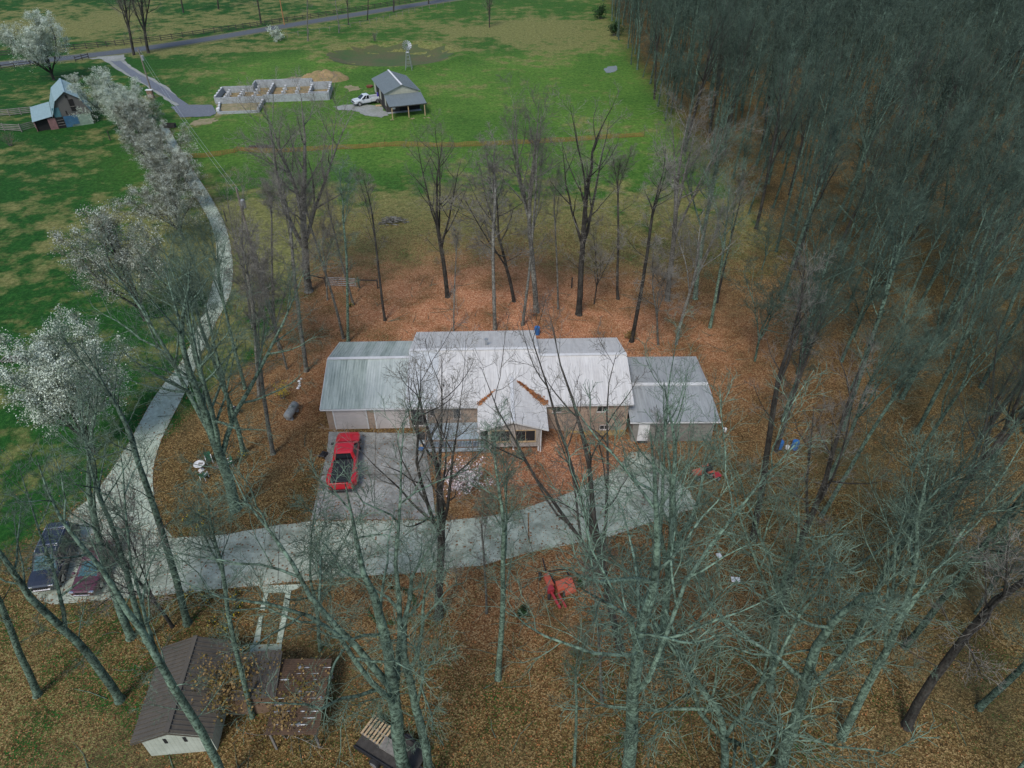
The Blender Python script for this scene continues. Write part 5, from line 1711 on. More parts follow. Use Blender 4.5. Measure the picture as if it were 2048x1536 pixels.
# orange safety netting
net_px = [(365, 316), (420, 314), (470, 305), (480, 302), (530, 306), (600, 303), (660, 299), (720, 297), (770, 293), (830, 293), (900, 294), (980, 291), (1060, 287), (1140, 283), (1220, 277), (1288, 273)]
net_pts = smooth_line(gpts(net_px), 5)
net = thing('safety_fence', 'sagging orange plastic mesh fence strung across the pasture', 'fence', net_pts[0])
rng = random.Random(21)
mb = MB()
sag = [1.0 + rng.uniform(-.22, .12) for _ in net_pts]
for (p, q, sa, sb) in zip(net_pts[:-1], net_pts[1:], sag[:-1], sag[1:]):
    for r_ in range(6):
        za, zb = .06 + .14 * r_ * sa, .06 + .14 * r_ * sb
        mb.bar(p - net_pts[0] + Vector((0, 0, za)), q - net_pts[0] + Vector((0, 0, zb)), .02, .032)
    n = max(1, int((q - p).length / .3))
    for i in range(n):
        u = i / n
        c_ = p.lerp(q, u) - net_pts[0]
        mb.bar(c_ + Vector((0, 0, .04)), c_ + Vector((rng.uniform(-.03, .03), 0,   .74 * (sa + (sb - sa) * u))), .03, .02)
tag(mb.build('netting', M['orange_net'], net), kind='stuff')
for p in net_pts[::5]:
    MB().cyl(p - net_pts[0] + Vector((0, .04, -.1)), p - net_pts[0] + Vector((0, .04, 1.25)), .025, n=6).build('stake', M['wood_dark'], net)

# ------------------------------------------------------------------ pole barn in the pasture
pb = thing('pole_barn', 'tan metal pole barn with slate grey roof and front lean-to', 'barn', (-23.75, 134.0, 0), R(20.6))
PW, PD = 6.4, 11.0
k = MB()
k.prism([(0, 1.1), (PW, 1.1), (PW, 3.5), (PW / 2, 4.7), (0, 3.5)], 'y', 0, PD)
k.build('wall', M['tan_metal'], pb)
k = MB()
k.bb(-.02, PW + .02, -.02, PD + .02, 0, 1.09)
k.build('wainscot', M['dark_metal'], pb)
rf = MB().bar((PW / 2, -.3, 4.83), (PW / 2, PD + .3, 4.83), .34, .04).build('roof', M['white'], pb)
slope_panels(rf, (-.35, 3.4), (PW / 2, 4.72), -.3, PD + .3, 12, M['roof_slate'])
slope_panels(rf, (PW + .35, 3.4), (PW / 2, 4.72), -.3, PD + .3, 12, M['roof_slate'])
for y0, y1 in ((1.3, 4.0), (5.9, 8.6)):
    o = MB().bb(-.05, -.022, y0, y1, 0.03, 2.9).build('bay_opening', M['dark_in'], pb)
    for yy in (y0 - .1, y1):
        MB().bb(-.07, -.025, yy, yy + .1, .0, 3.0).build('jamb', M['dark_metal'], o)
lt = MB().bar((-.35, -.36, 3.22), (PW + .35, -.36, 3.22), .1, .06).build('lean_to_roof', M['roof_slate'], pb)
n = 8
for i in range(n):
    xa, xb = -.35 + (PW + .7) * i / n, -.35 + (PW + .7) * (i + 1) / n - .006
    s = MB()
    s.slab([(xa, -4.4, 2.25), (xb, -4.4, 2.25), (xb, -.32, 3.2), (xa, -.32, 3.2)], .02)
    for r_ in range(3):
        xx = xa + (xb - xa) * (r_ + .5) / 3
        s.bar((xx, -4.4, 2.285), (xx, -.32, 3.235), .05, .03)
    s.build('roof_panel', M['roof_slate'], lt)
MB().bar((-.35, -4.38, 2.17), (PW + .35, -4.38, 2.17), .05, .16).build('fascia', M['dark_metal'], lt)
for xx in (0.1, PW / 2, PW - .1):
    o = MB().box(xx, -4.25, 1.08, .15, .15, 2.16).build('post', M['wood_pine'], pb)
MB().bb(.0, 2.4, -.06, -.024, 0.02, 2.9).build('front_wall_left', M['dark_metal'], pb)
MB().bb(2.42, PW, -.05, -.024, 0.02, 2.7).build('dark_front', M['dark_in'], pb)
MB().bb(1.05, 1.6, -.10, -.065, .5, 1.35).build('panel_box', M['white'], pb)
MB().bb(-.1, PW + .1, -.9, -.11, .0, .08).build('slab', M['block'], pb)
for i, (px, py) in enumerate(((787, 240), (823, 238), (854, 236))):
    rng = random.Random(50 + i)
    k = MB()
    for _ in range(7):
        k.blob((rng.uniform(-.5, .5), rng.uniform(-.2, .2), .05), rng.uniform(.1, .2), rng, 6, 4, .2, (1, 1, .6))
    o = k.build('concrete_spill', M['sand'], None, loc=site(px, py))
    tag(o, 'pale lumps of spilled concrete at the foot of the ' + ('left', 'middle', 'right')[i] + ' pole barn post', 'rubble')
k = MB()
k.slab([(0, 0, .03), (1.1, 0, .03), (1.1, .7, .03), (0, .7, .03)], .12)
tag(k.build('wood_frame', M['wood_pine'], None, loc=site(752, 213.5), rot=(0, 0, .3)), 'small wooden frame on the gravel beside the pole barn door', 'frame')
k = MB()
k.tube([(0, 0, 0), (0, 0, .05), (0, 0, .35), (0, 0, .38)], [.62, .68, .72, .62], 16)
tag(k.build('fire_ring', plain('rust', (0.16, 0.05, 0.025), 0.9), None, loc=site(739.5, 174.5)), 'low rusty fire ring on the grass left of the pole barn', 'fire ring')

# ------------------------------------------------------------------ foundation under construction
fd = thing('house_foundation', 'roofless concrete block foundation walls of a new house in the pasture', 'foundation', (-55.6, 132.9, 0), R(7))
fd.scale = (1, 1, 0.82)
def fwall(name, x0, y0, x1, y1, h, th=.3, lumpy=True, z0=0):
    k_ = MB()
    d = Vector((x1 - x0, y1 - y0, 0))
    L_ = d.length
    d.normalize()
    k_.bar(Vector((x0, y0, z0 + h / 2)), Vector((x1, y1, z0 + h / 2)), th, h)
    k_.build(name, M['block'], fd)
    if lumpy:
        n_ = int(L_ / 1.6)
        for i in range(n_):
            p = Vector((x0, y0, 0)) + d * (L_ * (i + .5) / n_)
            MB().box(p.x, p.y, z0 + h + .05, .4, .4, .1, math.atan2(d.y, d.x)).build('pier_cap', M['white'], fd)
fwall('wall', -1.9, 7.3, -1.9, 14.6, 1.5)
fwall('wall', -1.75, 14.6, 4.2, 14.6, 1.5, lumpy=False)
fwall('wall', 4.2, 14.6, 4.2, 17.6, 1.8, lumpy=False)
fwall('wall', 4.35, 17.6, 15.8, 17.6, 1.9, lumpy=False)
fwall('wall', 15.8, 17.6, 15.8, 15.0, 1.8, lumpy=False)
fwall('wall', 15.95, 15.0, 20.0, 15.0, 1.8, lumpy=False)
fwall('wall', 20.0, 15.0, 20.0, 7.0, 1.8)
fwall('wall', 19.85, 7.0, 7.4, 7.0, 1.7, lumpy=False)
fwall('wall', 7.4, 7.0, -1.75, 7.0, 1.4, lumpy=False)
fwall('wall', -1.0, 6.8, 0.0, .35, .55)
fwall('wall', .1, .2, 7.2, .2, .55, lumpy=False)
fwall('wall', 7.4, .2, 7.4, 6.8, .9)
fwall('wall', 16.2, 9.6, 19.8, 9.6, 1.2, lumpy=False)
for ci in range(7):
    x_ = -.2 + ci * 2.7
    if ci in (3, 6):
        fwall('cross_wall', x_, 7.2, x_, 14.3 if x_ < 4 else 17.3, 1.2)
    else:
        for r_ in range(4):
            yy = 8.4 + r_ * (1.5 if x_ < 4 else 2.2)
            o = MB().box(x_, yy, .6, .4, .4, 1.2).build('pier', M['block'], fd)
            MB().box(x_, yy, 1.23, .42, .42, .05).build('pier_cap', M['white'], o)
k = MB()
rng = random.Random(5)
for r_ in range(3):
    k.box(-.15 + rng.uniform(-.1, .1), .9 + r_ * .45, .3 + rng.uniform(0, .5), .5, .4, .6, rng.uniform(-.3, .3))
k.build('block_stack', M['white'], fd)
fl = [(-1.7, 7.2), (4, 7.2), (4, 14.4), (-1.7, 14.4)]
def fpt(p):
    a_ = R(7)
    return Vector((-55.6 + p[0] * math.cos(a_) - p[1] * math.sin(a_), 132.9 + p[0] * math.sin(a_) + p[1] * math.cos(a_), 0))
tag(drape('clay_floor', wobble([fpt(p) for p in [(-1.7, 7.3), (19.7, 7.3), (19.7, 14.7), (15.5, 14.7), (15.5, 17.3), (4.5, 17.3), (4.5, 14.3), (-1.7, 14.3)]], .1, 3), M['dirt'], .05, 2.0), kind='structure')
tag(drape('clay_floor', wobble([fpt(p) for p in [(.2, .5), (7.1, .5), (7.1, 6.7), (-.7, 6.7)]], .1, 4), M['sand'], .05, 2.0), kind='structure')
# heap of clay behind it
rng = np.random.default_rng(8)
hx, hy = np.meshgrid(np.linspace(-5.5, 5.5, 45), np.linspace(-3.5, 3.5, 30))
e = 1 - (hx / 5.3) ** 2 - (hy / 3.3) ** 2
hz = np.where(e > 0, np.maximum(e, 0) ** .8 * (1.5 + .5 * np.sin(hx * 1.3 + 1) * np.cos(hy * 1.7)), -.2) + rng.normal(0, .06, hx.shape) * (e > 0)
v = np.stack([hx, hy, hz], -1).reshape(-1, 3)
i_ = (np.arange(29)[:, None] * 45 + np.arange(44)[None, :]).ravel()
me = fast_mesh('clay_heap', v, np.stack([i_, i_ + 1, i_ + 46, i_ + 45], 1))
p = site(650, 158)
tag(put_mesh('clay_heap', me, M['dirt'], None, p), 'grassy heap of tan clay behind the block foundation', 'heap')

# ------------------------------------------------------------------ windmill, poles, wires
wb = site(818, 137)
wm = thing('windmill', 'small galvanised farm windmill at the rim of the dry basin', 'windmill', wb)
wh = max(5.0, height_over(wb, 815, 92)[1])
k = MB()
for sx in (-1, 1):
    for sy in (-1, 1):
        k.bar((sx * .75, sy * .75, 0), (sx * .1, sy * .1, wh), .09)
for z in np.linspace(.15, .9, 6):
    w_ = .75 - .65 * z
    for a_, b_ in (((-w_, -w_), (w_, -w_)), ((w_, -w_), (w_, w_)), ((w_, w_), (-w_, w_)), ((-w_, w_), (-w_, -w_))):
        k.bar((*a_, z * wh), (*b_, z * wh), .05)
k.build('tower', M['steel'], wm)
k = MB()
for i in range(14):
    a_ = i * 2 * math.pi / 14
    d = Vector((math.cos(a_), 0, math.sin(a_)))
    p0 = Vector((0, -.35, wh + .1)) + d * .3
    p1 = Vector((0, -.35, wh + .1)) + d * 1.05
    sd = Vector((-d.z, .35, d.x)) * .16
    k.slab([p0 - sd * .4, p0 + sd * .4, p1 + sd, p1 - sd], .012)
k.build('wheel', M['steel'], wm)
k = MB()
k.bar((0, -.3, wh + .1), (0, 1.3, wh + .1), .05)
k.slab([(0, .8, wh - .2), (0, 1.6, wh - .25), (0, 1.6, wh + .45), (0, .8, wh + .4)], .015)
k.build('tail_vane', M['steel'], wm)
MB().bb(-.35, .35, -.5, .5, wh * .72, wh * .72 + .06).build('platform', M['white'], wm)
def utility(bx, by, tx, ty, label, mat='pole', trans=True, arm=False, hmin=5):
    b0 = site(bx, by)
    hh = max(hmin, height_over(b0, tx, ty)[1])
    r_ = thing('utility_pole', label, 'pole', b0)
    MB().cyl((0, 0, -.3), (0, 0, hh), .16, .11, 10).build('pole', M[mat], r_)
    if trans:
        MB().tube([(.3, 0, hh - 2.2), (.3, 0, hh - 2.15), (.3, 0, hh - 1.35), (.3, 0, hh - 1.25)], [.2, .25, .25, .12], 12).build('transformer', M['steel'], r_)
    if arm:
        MB().bar((-1.1, 0, hh - .4), (1.1, 0, hh - .4), .1, .12).build('cross_arm', M[mat], r_)
    return b0, hh
p1, h1 = utility(303, 183, 281, 97, 'grey utility pole with transformer beside the gravel drive')
p2, h2 = utility(528, 590, 472, 375, 'grey utility pole with transformer standing by the lane bend')
p3, h3 = utility(569, 50, 560, -60, 'orange brown utility pole beside the road', 'pole_orange', False, True, 11)
def wire(a_, b_, label, sag_=1.2):
    pts = []
    for i in range(15):
        u = i / 14
        q = a_.lerp(b_, u)
        q.z -= sag_ * 4 * u * (1 - u)
        pts.append(q)
    k_ = MB()
    k_.tube(pts, .014, 4)
    tag(k_.build('power_line', M['steel'], None), label, 'wire')
for k, dx in enumerate((-.25, .25)):
    wire(p1 + Vector((dx, 0, h1 - .3)), p2 + Vector((dx, 0, h2 - .3)), ('left' if k == 0 else 'right') + ' one of two thin wires strung between the two grey utility poles')
pd = thing('meter_pedestal', 'tan utility pedestal with white top at the foot of the far grey pole', 'utility box', site(303, 196))
MB().bb(-.55, .55, -.3, .3, 0, 1.5).build('cabinet', M['wood_brown'], pd, bevel=.02)
MB().bb(-.65, .65, -.38, .38, 1.505, 1.62).build('lid', M['white'], pd, bevel=.02)

# ------------------------------------------------------------------ shed group at the bottom left
SA = R(5)
sh = thing('garden_shed', 'cream garden shed with brown ribbed metal gable roof at the bottom left', 'shed', (-20.35, 16.9, 0), SA)
k = MB()
k.prism([(.2, 0), (3.8, 0), (3.8, 2.2), (2.0, 2.92), (.2, 2.2)], 'y', .15, 5.3)
k.build('wall', M['shed_wall'], sh)
rf = MB().bar((2.0, -.12, 3.08), (2.0, 5.55, 3.08), .26, .03).build('roof', M['roof_brown'], sh)
slope_panels(rf, (-.15, 2.12), (2.0, 2.98), -.12, 5.55, 7, M['roof_brown'], rib=.085)
slope_panels(rf, (4.15, 2.12), (2.0, 2.98), -.12, 5.55, 7, M['roof_brown'], rib=.085)
for x_ in (1.35, 2.4):
    MB().bb(x_, x_ + .16, .12, .148, 1.35, 1.85).build('vent_slot', M['dark_in'], sh)
for a_, b_ in (((-.15, 2.05), (2.0, 2.93)), ((4.15, 2.05), (2.0, 2.93))):
    MB().bar((a_[0], -.14, a_[1]), (b_[0], -.14, b_[1]), .03, .12).build('rake_trim', M['roof_brown'], sh)
ms = thing('shed_link', 'low brown roofed link between the shed and the rusty lean-to', 'shed', (-16.6, 19.2, 0), SA)
k = MB()
k.bb(.1, 3.0, .1, 2.3, 0, 2.0)
k.build('wall', M['wood_brown'], ms)
rf = MB().bar((-.1, 2.55, 2.46), (3.2, 2.55, 2.46), .1, .05).build('roof', M['roof_brown'], ms)
for i in range(4):
    xa, xb = -.1 + 3.3 * i / 4, -.1 + 3.3 * (i + 1) / 4 - .005
    s = MB()
    s.slab([(xa, -.1, 2.05), (xb, -.1, 2.05), (xb, 2.5, 2.42), (xa, 2.5, 2.42)], .02)
    for r_ in range(3):
        xx = xa + (xb - xa) * (r_ + .5) / 3
        s.bar((xx, -.1, 2.085), (xx, 2.5, 2.455), .05, .03)
    s.build('roof_panel', M['roof_brown'], rf)
ln = thing('rusty_lean_to', 'open lean-to under rusty corrugated sheets with white patches, right of the shed', 'shed', (-13.35, 17.35, 0), R(2))
for i, (x_, y_) in enumerate(((.1, .1), (2.5, .1), (.1, 4.2), (2.5, 4.2))):
    MB().box(x_, y_, .92, .12, .12, 1.84).build('post', M['wood_grey'], ln)
rf = MB().bar((-.05, 2.1, 1.9), (2.7, 2.1, 1.75), .1, .08).build('roof', M['wood_grey'], ln)
rng = random.Random(31)
n = 12
for i in range(n):
    ya, yb = 4.45 * i / n - .05, 4.45 * (i + 1) / n - .01 - .05
    s = MB()
    dz = rng.uniform(0, .02)
    s.slab([(-.1, ya, 2.0 + dz), (2.75, ya, 1.82 + dz), (2.75, yb, 1.82 + dz), (-.1, yb, 2.0 + dz)], .015)
    for r_ in range(3):
        yy = ya + (yb - ya) * (r_ + .5) / 3
        s.bar((-.1, yy, 2.025 + dz), (2.75, yy, 1.845 + dz), .05, .03)
    o = s.build('roof_panel', M['roof_rust'], rf)
for i in range(30):
    x_, y_ = rng.uniform(.1, 2.6), rng.uniform(.0, 4.2)
    if rng.random() < .3:
        y_ = rng.uniform(0, .5)
    y_ = round(y_ / .37) * .37 + .12
    s = MB()
    w_, l_ = rng.uniform(.1, .6), rng.uniform(.015, .045)
    if rng.random() < .15:
        w_, l_ = .22, .11
    zc = 2.0 - .18 * (x_ + .1) / 2.85 + .055
    s.blob((x_, y_, zc), 1, rng, 9, 4, .18, (w_ / 2, l_, .012))
    s.build('paint_patch', M['steel'], rf)
leaf_heap('leaf_drift', [(-13.2, 18.0, 2.06), (-12.2, 19.5, 2.03), (-12.0, 21.0, 2.02)], 'dry leaves strewn over the rusty lean-to roof', 1.6, 330, 7, 'oakleaf', .03)['kind'] = 'stuff'

# ------------------------------------------------------------------ pallet trailer at the bottom
tl0, tl1 = site(737, 1478), site(835, 1538)
tr_ = thing('flatbed_trailer', 'dark flatbed trailer half hidden by trunks at the bottom edge', 'trailer', (tl0 + tl1) / 2, heading(tl0, tl1))
MB().bb(-1.9, 1.9, -.85, .85, .55, .65).build('bed', M['wood_dark'], tr_)
for s in (-1, 1):
    MB().bb(-1.9, 1.9, s * .87, s * .93, .45, .8).build('side_rail', M['black'], tr_)
    for xw in (-.45, .45):
        wheel(tr_, xw, s * 1.12, .33, .2, 'steel')
MB().bar((1.9, 0, .5), (3.1, 0, .45), .1).build('tongue', M['black'], tr_)
MB().bb(-.6, .9, -.3, .35, .66, .82).build('lumber', M['wood_grey'], tr_)
pq = site(754, 1458, .95)
pl = thing('wooden_pallet', 'pale wooden slatted pallet lying on the dark trailer', 'pallet', (pq.x, pq.y, .66), heading(tl0, tl1) - .05)
for i in range(7):
    MB().bb(-.72 + i * .22, -.60 + i * .22, -.6, .6, .12, .145).build('slat', M['wood_pine'], pl)
for y_ in (-.55, 0, .55):
    MB().bb(-.74, .86, y_ - .045, y_ + .045, 0.02, .115).build('runner', M['wood_grey'], pl)

# ------------------------------------------------------------------ red mower in the leaves
mc = site(1110, 1178)
mw = thing('hay_mower', 'faded red pull type hay mower rusting in the leaves below the court', 'mower', mc)
def mp_(px, py, z):
    q = site(px, py, z + mc.z)
    return Vector((q.x - mc.x, q.y - mc.y, z))
def zp(x, y):       # point of an enlarged view of the mower, measured at 5.12 times
    return 960 + x / 5.12, 1060 + y / 5.12
def plate(name, pts, z, th, mat, drop=None):
    top = [mp_(*zp(*p), z) for p in pts]
    bot = [Vector((p.x, p.y, z - th)) for p in top]
    n_ = len(top)
    return MB().add(top + bot, [tuple(range(n_)), tuple(reversed(range(n_, 2 * n_)))] + [(i, n_ + i, n_ + (i + 1) % n_, (i + 1) % n_) for i in range(n_)]).build(name, M[mat], mw, bevel=.02)
plate('deck_hood', [(770, 525), (930, 468), (972, 565), (800, 612)], .85, .5, 'implement')
plate('rear_hood', [(865, 612), (968, 566), (988, 605), (880, 645)], .72, .35, 'implement')
plate('gear_arm', [(650, 460), (700, 430), (762, 560), (700, 590)], .75, .3, 'implement')
plate('gear_housing', [(680, 575), (735, 555), (765, 600), (700, 625)], .95, .4, 'implement_dark')
MB().bar(mp_(*zp(725, 630), .6), mp_(*zp(820, 800), .45), .14, .16).build('tongue', M['implement_dark'], mw)
MB().bar(mp_(*zp(800, 650), .55), mp_(*zp(880, 790), .45), .10, .12).build('drive_shaft', M['implement_dark'], mw)
MB().bar(mp_(*zp(640, 290), .3), mp_(*zp(675, 430), .45), .07).build('lift_bar', M['black'], mw)
MB().bar(mp_(*zp(700, 425), .5), mp_(*zp(880, 395), .3), .05).build('cutter_bar', M['black'], mw)
MB().bar(mp_(*zp(885, 420), .5), mp_(*zp(915, 470), .6), .09).build('swath_arm', M['black'], mw)
MB().bar(mp_(*zp(705, 440), .8), mp_(*zp(775, 545), .8), .05, .06).build('guard_rail', M['black'], mw)
for px_, py_ in ((612, 475), (705, 670), (860, 640)):
    q = mp_(*zp(px_, py_), .3)
    MB().tube([q + Vector((-.09, 0, 0)), q + Vector((-.08, 0, 0)), q + Vector((.08, 0, 0)), q + Vector((.09, 0, 0))], [.24, .3, .3, .24], 14).build('wheel', M['tyre'], mw)
q = mp_(*zp(930, 503), .87)
MB().cyl(q - Vector((0, 0, .03)), q + Vector((0, 0, .006)), .05, n=10).build('drain_hole', M['black'], mw)
# garden tractor right of the court
gtp = site(1402, 952)
gt_ = thing('garden_tractor', 'small orange red garden tractor parked under branches right of the court', 'tractor', gtp, R(200))
MB().bb(-.1, .85, -.28, .28, .42, .78).build('hood', M['implement'], gt_, bevel=.05)
MB().bb(-.95, -.1, -.38, .38, .38, .58).build('frame', M['black'], gt_, bevel=.03)
MB().bb(-.75, -.3, -.24, .24, .6, .72).build('seat', M['black'], gt_, bevel=.04)
MB().bb(-.8, -.7, -.24, .24, .72, 1.05).build('seat_back', M['black'], gt_, bevel=.03)
MB().tube([(-.12, 0, .78), (-.25, 0, 1.0)], .025, 6).build('steering_column', M['black'], gt_)
for s in (-1, 1):
    MB().bb(-.95, -.25, s * .3, s * .52, .62, .68).build('fender', M['implement'], gt_, bevel=.02)
    wheel(gt_, -.6, s * .58, .34, .24, 'steel')
    wheel(gt_, .55, s * .46, .22, .15, 'steel')
mt_ = site(1432, 957)
gd = thing('garden_tiller', 'dark red rusty tiller beside the orange red garden tractor', 'tiller', mt_, .4)
MB().bb(-.35, .3, -.25, .25, .3, .55).build('engine', M['implement_dark'], gd, bevel=.04)
for s in (-1, 1):
    wheel(gd, 0, s * .36, .22, .12, 'steel')
    MB().bar((-.3, s * .15, .5), (-1.1, s * .28, .95), .04).build('handle', M['black'], gd)
# drums and small things
def drum(px, py, label, mat, r=.29, h=.88, lying=False):
    k_ = MB()
    k_.tube([(0, 0, 0), (0, 0, .02), (0, 0, h * .33), (0, 0, h * .35), (0, 0, h * .66), (0, 0, h * .68), (0, 0, h - .02), (0, 0, h)], [r * .94, r, r, r * 1.04, r * 1.04, r, r, r * .93], 16)
    o_ = k_.build('plastic_drum', M[mat], None, loc=site(px, py))
    if lying:
        o_.rotation_euler = (math.pi / 2, 0, .6)
        o_.location.z += r
    return tag(o_, label, 'drum')
drum(1074, 668, 'blue plastic drum standing behind the raised middle of the house roof', 'blue')
drum(1557, 897, 'left blue plastic drum in the leaves right of the workshop', 'blue')
drum(1588, 897, 'right blue plastic drum in the leaves right of the workshop', 'blue')
k = MB()
k.tube([(0, 0, 0), (0, 0, .3), (0, 0, .36)], [.16, .18, .1], 10)
tag(k.build('white_bucket', M['white'], None, loc=site(1574, 897)), 'white bucket between the two blue drums right of the workshop', 'bucket')
k = MB()
k.tube([(0, 0, 0), (0, 0, .3), (0, 0, .36)], [.16, .18, .1], 10)
tag(k.build('white_bucket', M['white'], None, loc=site(1449, 862)), 'white bucket near the right front corner of the workshop', 'bucket')
for i, (px, py, sx, sy, rz_, lab) in enumerate(((1438, 1112, .34, .42, .3, 'upper smaller'), (1471, 1160, .62, .42, -.08, 'lower wider'))):
    k = MB().bb(-sx / 2, sx / 2, -sy / 2, sy / 2, 0.0, .06)
    tag(k.build('paving_slab', M['white'], None, loc=site(px, py) + Vector((0, 0, .02)), rot=(.05, .03, rz_), bevel=.01), lab + ' of the two pale paving slabs lying in the leaves', 'slab')
# gas tank
tk = thing('propane_tank', 'aged grey propane tank on blocks beside the garage gable', 'tank', site(578, 842), R(80))
r_ = .38
MB().tube([(-.2, 0, r_ + .2), (-.16, 0, r_ + .2), (-.05, 0, r_ + .2), (1.6, 0, r_ + .2), (1.71, 0, r_ + .2), (1.75, 0, r_ + .2)], [.08, .24, r_, r_, .24, .08], 18).build('vessel', M['tank'], tk, smooth=True)
MB().tube([(.8, 0, 2 * r_ + .17), (.8, 0, 2 * r_ + .3), (.8, 0, 2 * r_ + .36)], [.17, .17, .1], 12).build('valve_dome', M['tank'], tk)
for x_ in (.2, 1.35):
    MB().bb(x_ - .1, x_ + .1, -.3, .3, 0, .26).build('block', M['block'], tk)
# garden seating in the leafy island
tb = thing('garden_table', 'round white garden table with a board on top near the huge tree', 'table', site(403, 940))
MB().tube([(0, 0, .68), (0, 0, .70), (0, 0, .72)], [.42, .45, .44], 20).build('table_top', M['white'], tb)
MB().cyl((0, 0, 0), (0, 0, .68), .05, n=8).build('leg', M['white'], tb)
MB().tube([(0, 0, 0.0), (0, 0, .04)], [.25, .2], 12).build('base', M['white'], tb)
MB().bb(-.05, .3, -.1, .12, .724, .75).build('board', M['wood_grey'], tb)
def chair(px, py, rz_, label, mat):
    c_ = thing('garden_chair', label, 'chair', site(px, py), rz_, 'garden chairs round the white table')
    MB().bb(-.25, .25, -.25, .25, .38, .42).build('seat', M[mat], c_, bevel=.015)
    MB().slab([(-.25, .24, .42), (.25, .24, .42), (.25, .38, .9), (-.25, .38, .9)], .03).build('backrest', M[mat], c_)
    for x_ in (-.23, .23):
        MB().bb(x_ - .03, x_ + .03, -.25, .27, .6, .63).build('armrest', M['white'], c_)
        for y_ in (-.23, .23):
            MB().bb(x_ - .02, x_ + .02, y_ - .02, y_ + .02, 0, .6 if y_ < 0 else .38).build('leg', M['white'], c_)
chair(420, 925, .5, 'green garden chair with white arms behind the white table', 'green_plastic')
chair(410, 957, 2.9, 'green plastic chair lying low in front of the white table', 'green_plastic')
chair(459, 932, -.9, 'pale green folding chair right of the huge trunk', 'green_plastic')
k = MB()
rng = random.Random(4)
for _ in range(14):
    a_ = rng.uniform(0, 3.14)
    k.tube([(rng.uniform(-.4, .4), rng.uniform(-.3, .3), rng.uniform(.05, .25)), (math.cos(a_) * .8, math.sin(a_) * .6, rng.uniform(.05, .3))], .035, 5)
tag(k.build('firewood_heap', M['wood_grey'], None, loc=site(436, 938)), 'little heap of sticks between the garden chairs', 'firewood')
kb = thing('kettle_grill', 'dark kettle grill in the leafy island left of the gas tank', 'grill', site(473, 830))
rg = MB()
rg.blob((0, 0, .75), .28, random.Random(1), 14, 8, .0, (1, 1, .85))
rg.build('bowl', M['black'], kb, smooth=True)
for i in range(3):
    a_ = i * 2.1
    MB().bar((.1 * math.cos(a_), .1 * math.sin(a_), .6), (.3 * math.cos(a_), .3 * math.sin(a_), 0), .03).build('leg', M['steel'], kb)
MB().bb(-.06, .06, -.02, .02, 1.0, 1.04).build('handle', M['white'], kb)
k = MB()
rng = random.Random(6)
for i in range(5):
    k.blob((rng.uniform(-.15, .15), i * .35 - .7, .08), rng.uniform(.1, .17), rng, 7, 4, .2, (1, 1, .6))
tag(k.build('stone_row', M['white'], None, loc=site(598, 768)), 'short row of pale stones in the leaves behind the gas tank', 'stones')
# toys at the deck
ty = thing('ride_on_toy', 'blue and white ride-on toy by the left end of the deck', 'toy', site(844, 898), R(75))
MB().bb(-.4, .4, -.2, .2, .14, .32).build('body', M['blue'], ty, bevel=.06)
MB().bb(-.1, .15, -.16, .16, .32, .46).build('seat', M['wood_pine'], ty, bevel=.04)
MB().bb(.25, .4, -.16, .16, .32, .5).build('cowl', M['white'], ty, bevel=.04)
for x_ in (-.28, .28):
    for s in (-1, 1):
        wheel(ty, x_, s * .25, .13, .08, 'white')
gg = thing('gas_grill', 'black gas grill standing at the left end of the deck', 'grill', site(845, 884), R(-10))
MB().bb(-.4, .4, -.25, .25, .5, .75).build('firebox', M['black'], gg, bevel=.03)
MB().prism([(-.25, .76), (.25, .76), (.2, .98), (0, 1.05), (-.2, .98)], 'x', -.4, .4).build('lid', M['black'], gg)
for x_ in (-.36, .36):
    for y_ in (-.2, .2):
        MB().bb(x_ - .025, x_ + .025, y_ - .025, y_ + .025, 0, .5).build('leg', M['steel'], gg)
bk = thing('push_mower', 'dark push mower left of the red pickup', 'mower', site(648, 912), R(70))
MB().bb(-.3, .3, -.25, .25, .12, .3).build('deck', M['black'], bk, bevel=.04)
MB().tube([(0, 0, .3), (0, 0, .48)], [.14, .12], 10).build('engine', M['black'], bk)
for s in (-1, 1):
    MB().bar((-.28, s * .2, .25), (-.95, s * .22, .95), .03).build('handle_bar', M['steel'], bk)
    for x_ in (-.25, .25):
        wheel(bk, x_, s * .3, .1, .05, 'steel')
# stick pile, log, far white things
bpz = site(790, 444)
rng = random.Random(12)
pile = thing('brush_pile', 'pile of grey logs and sticks in the grass behind the house', 'brush pile', bpz)
for _ in range(90):
    a_ = rng.uniform(0, 3.14)
    c_ = Vector((rng.gauss(0, .75), rng.gauss(0, .4), 0))
    c_.z = max(.06, .75 * math.exp(-(c_.x / 1.1) ** 2 - (c_.y / .7) ** 2) * rng.uniform(.5, 1))
    l_ = rng.uniform(.3, .9)
    d = Vector((math.cos(a_), math.sin(a_) * .6, rng.uniform(-.25, .25))) * l_
    MB().tube([c_ - d, c_ + d], [rng.uniform(.03, .09), .03], 6).build('log', M['bark' if rng.random() < .75 else 'twig'], pile)
for m_ in bpy.data.meshes:
    pass
lg = site(522, 296)
k = MB()
k.tube([(-2, 0, .2), (-.5, .1, .22), (1, -.05, .24), (2.2, .05, .2)], [.2, .25, .24, .16], 9)
for x_ in (-.8, .4, 1.4):
    k.tube([(x_, 0, .3), (x_ + .3, .1, .75)], [.07, .03], 5)
tag(k.build('fallen_log', M['bark_dark'], None, loc=lg), 'dark fallen log in the grass just beyond the orange mesh fence', 'log')
bn = thing('feed_trough', 'small dark trough on the grass below the gravel drive pad', 'trough', site(340, 255))
MB().bb(-1.0, 1.0, -.4, .4, .1, .2).build('floor', M['wood_dark'], bn)
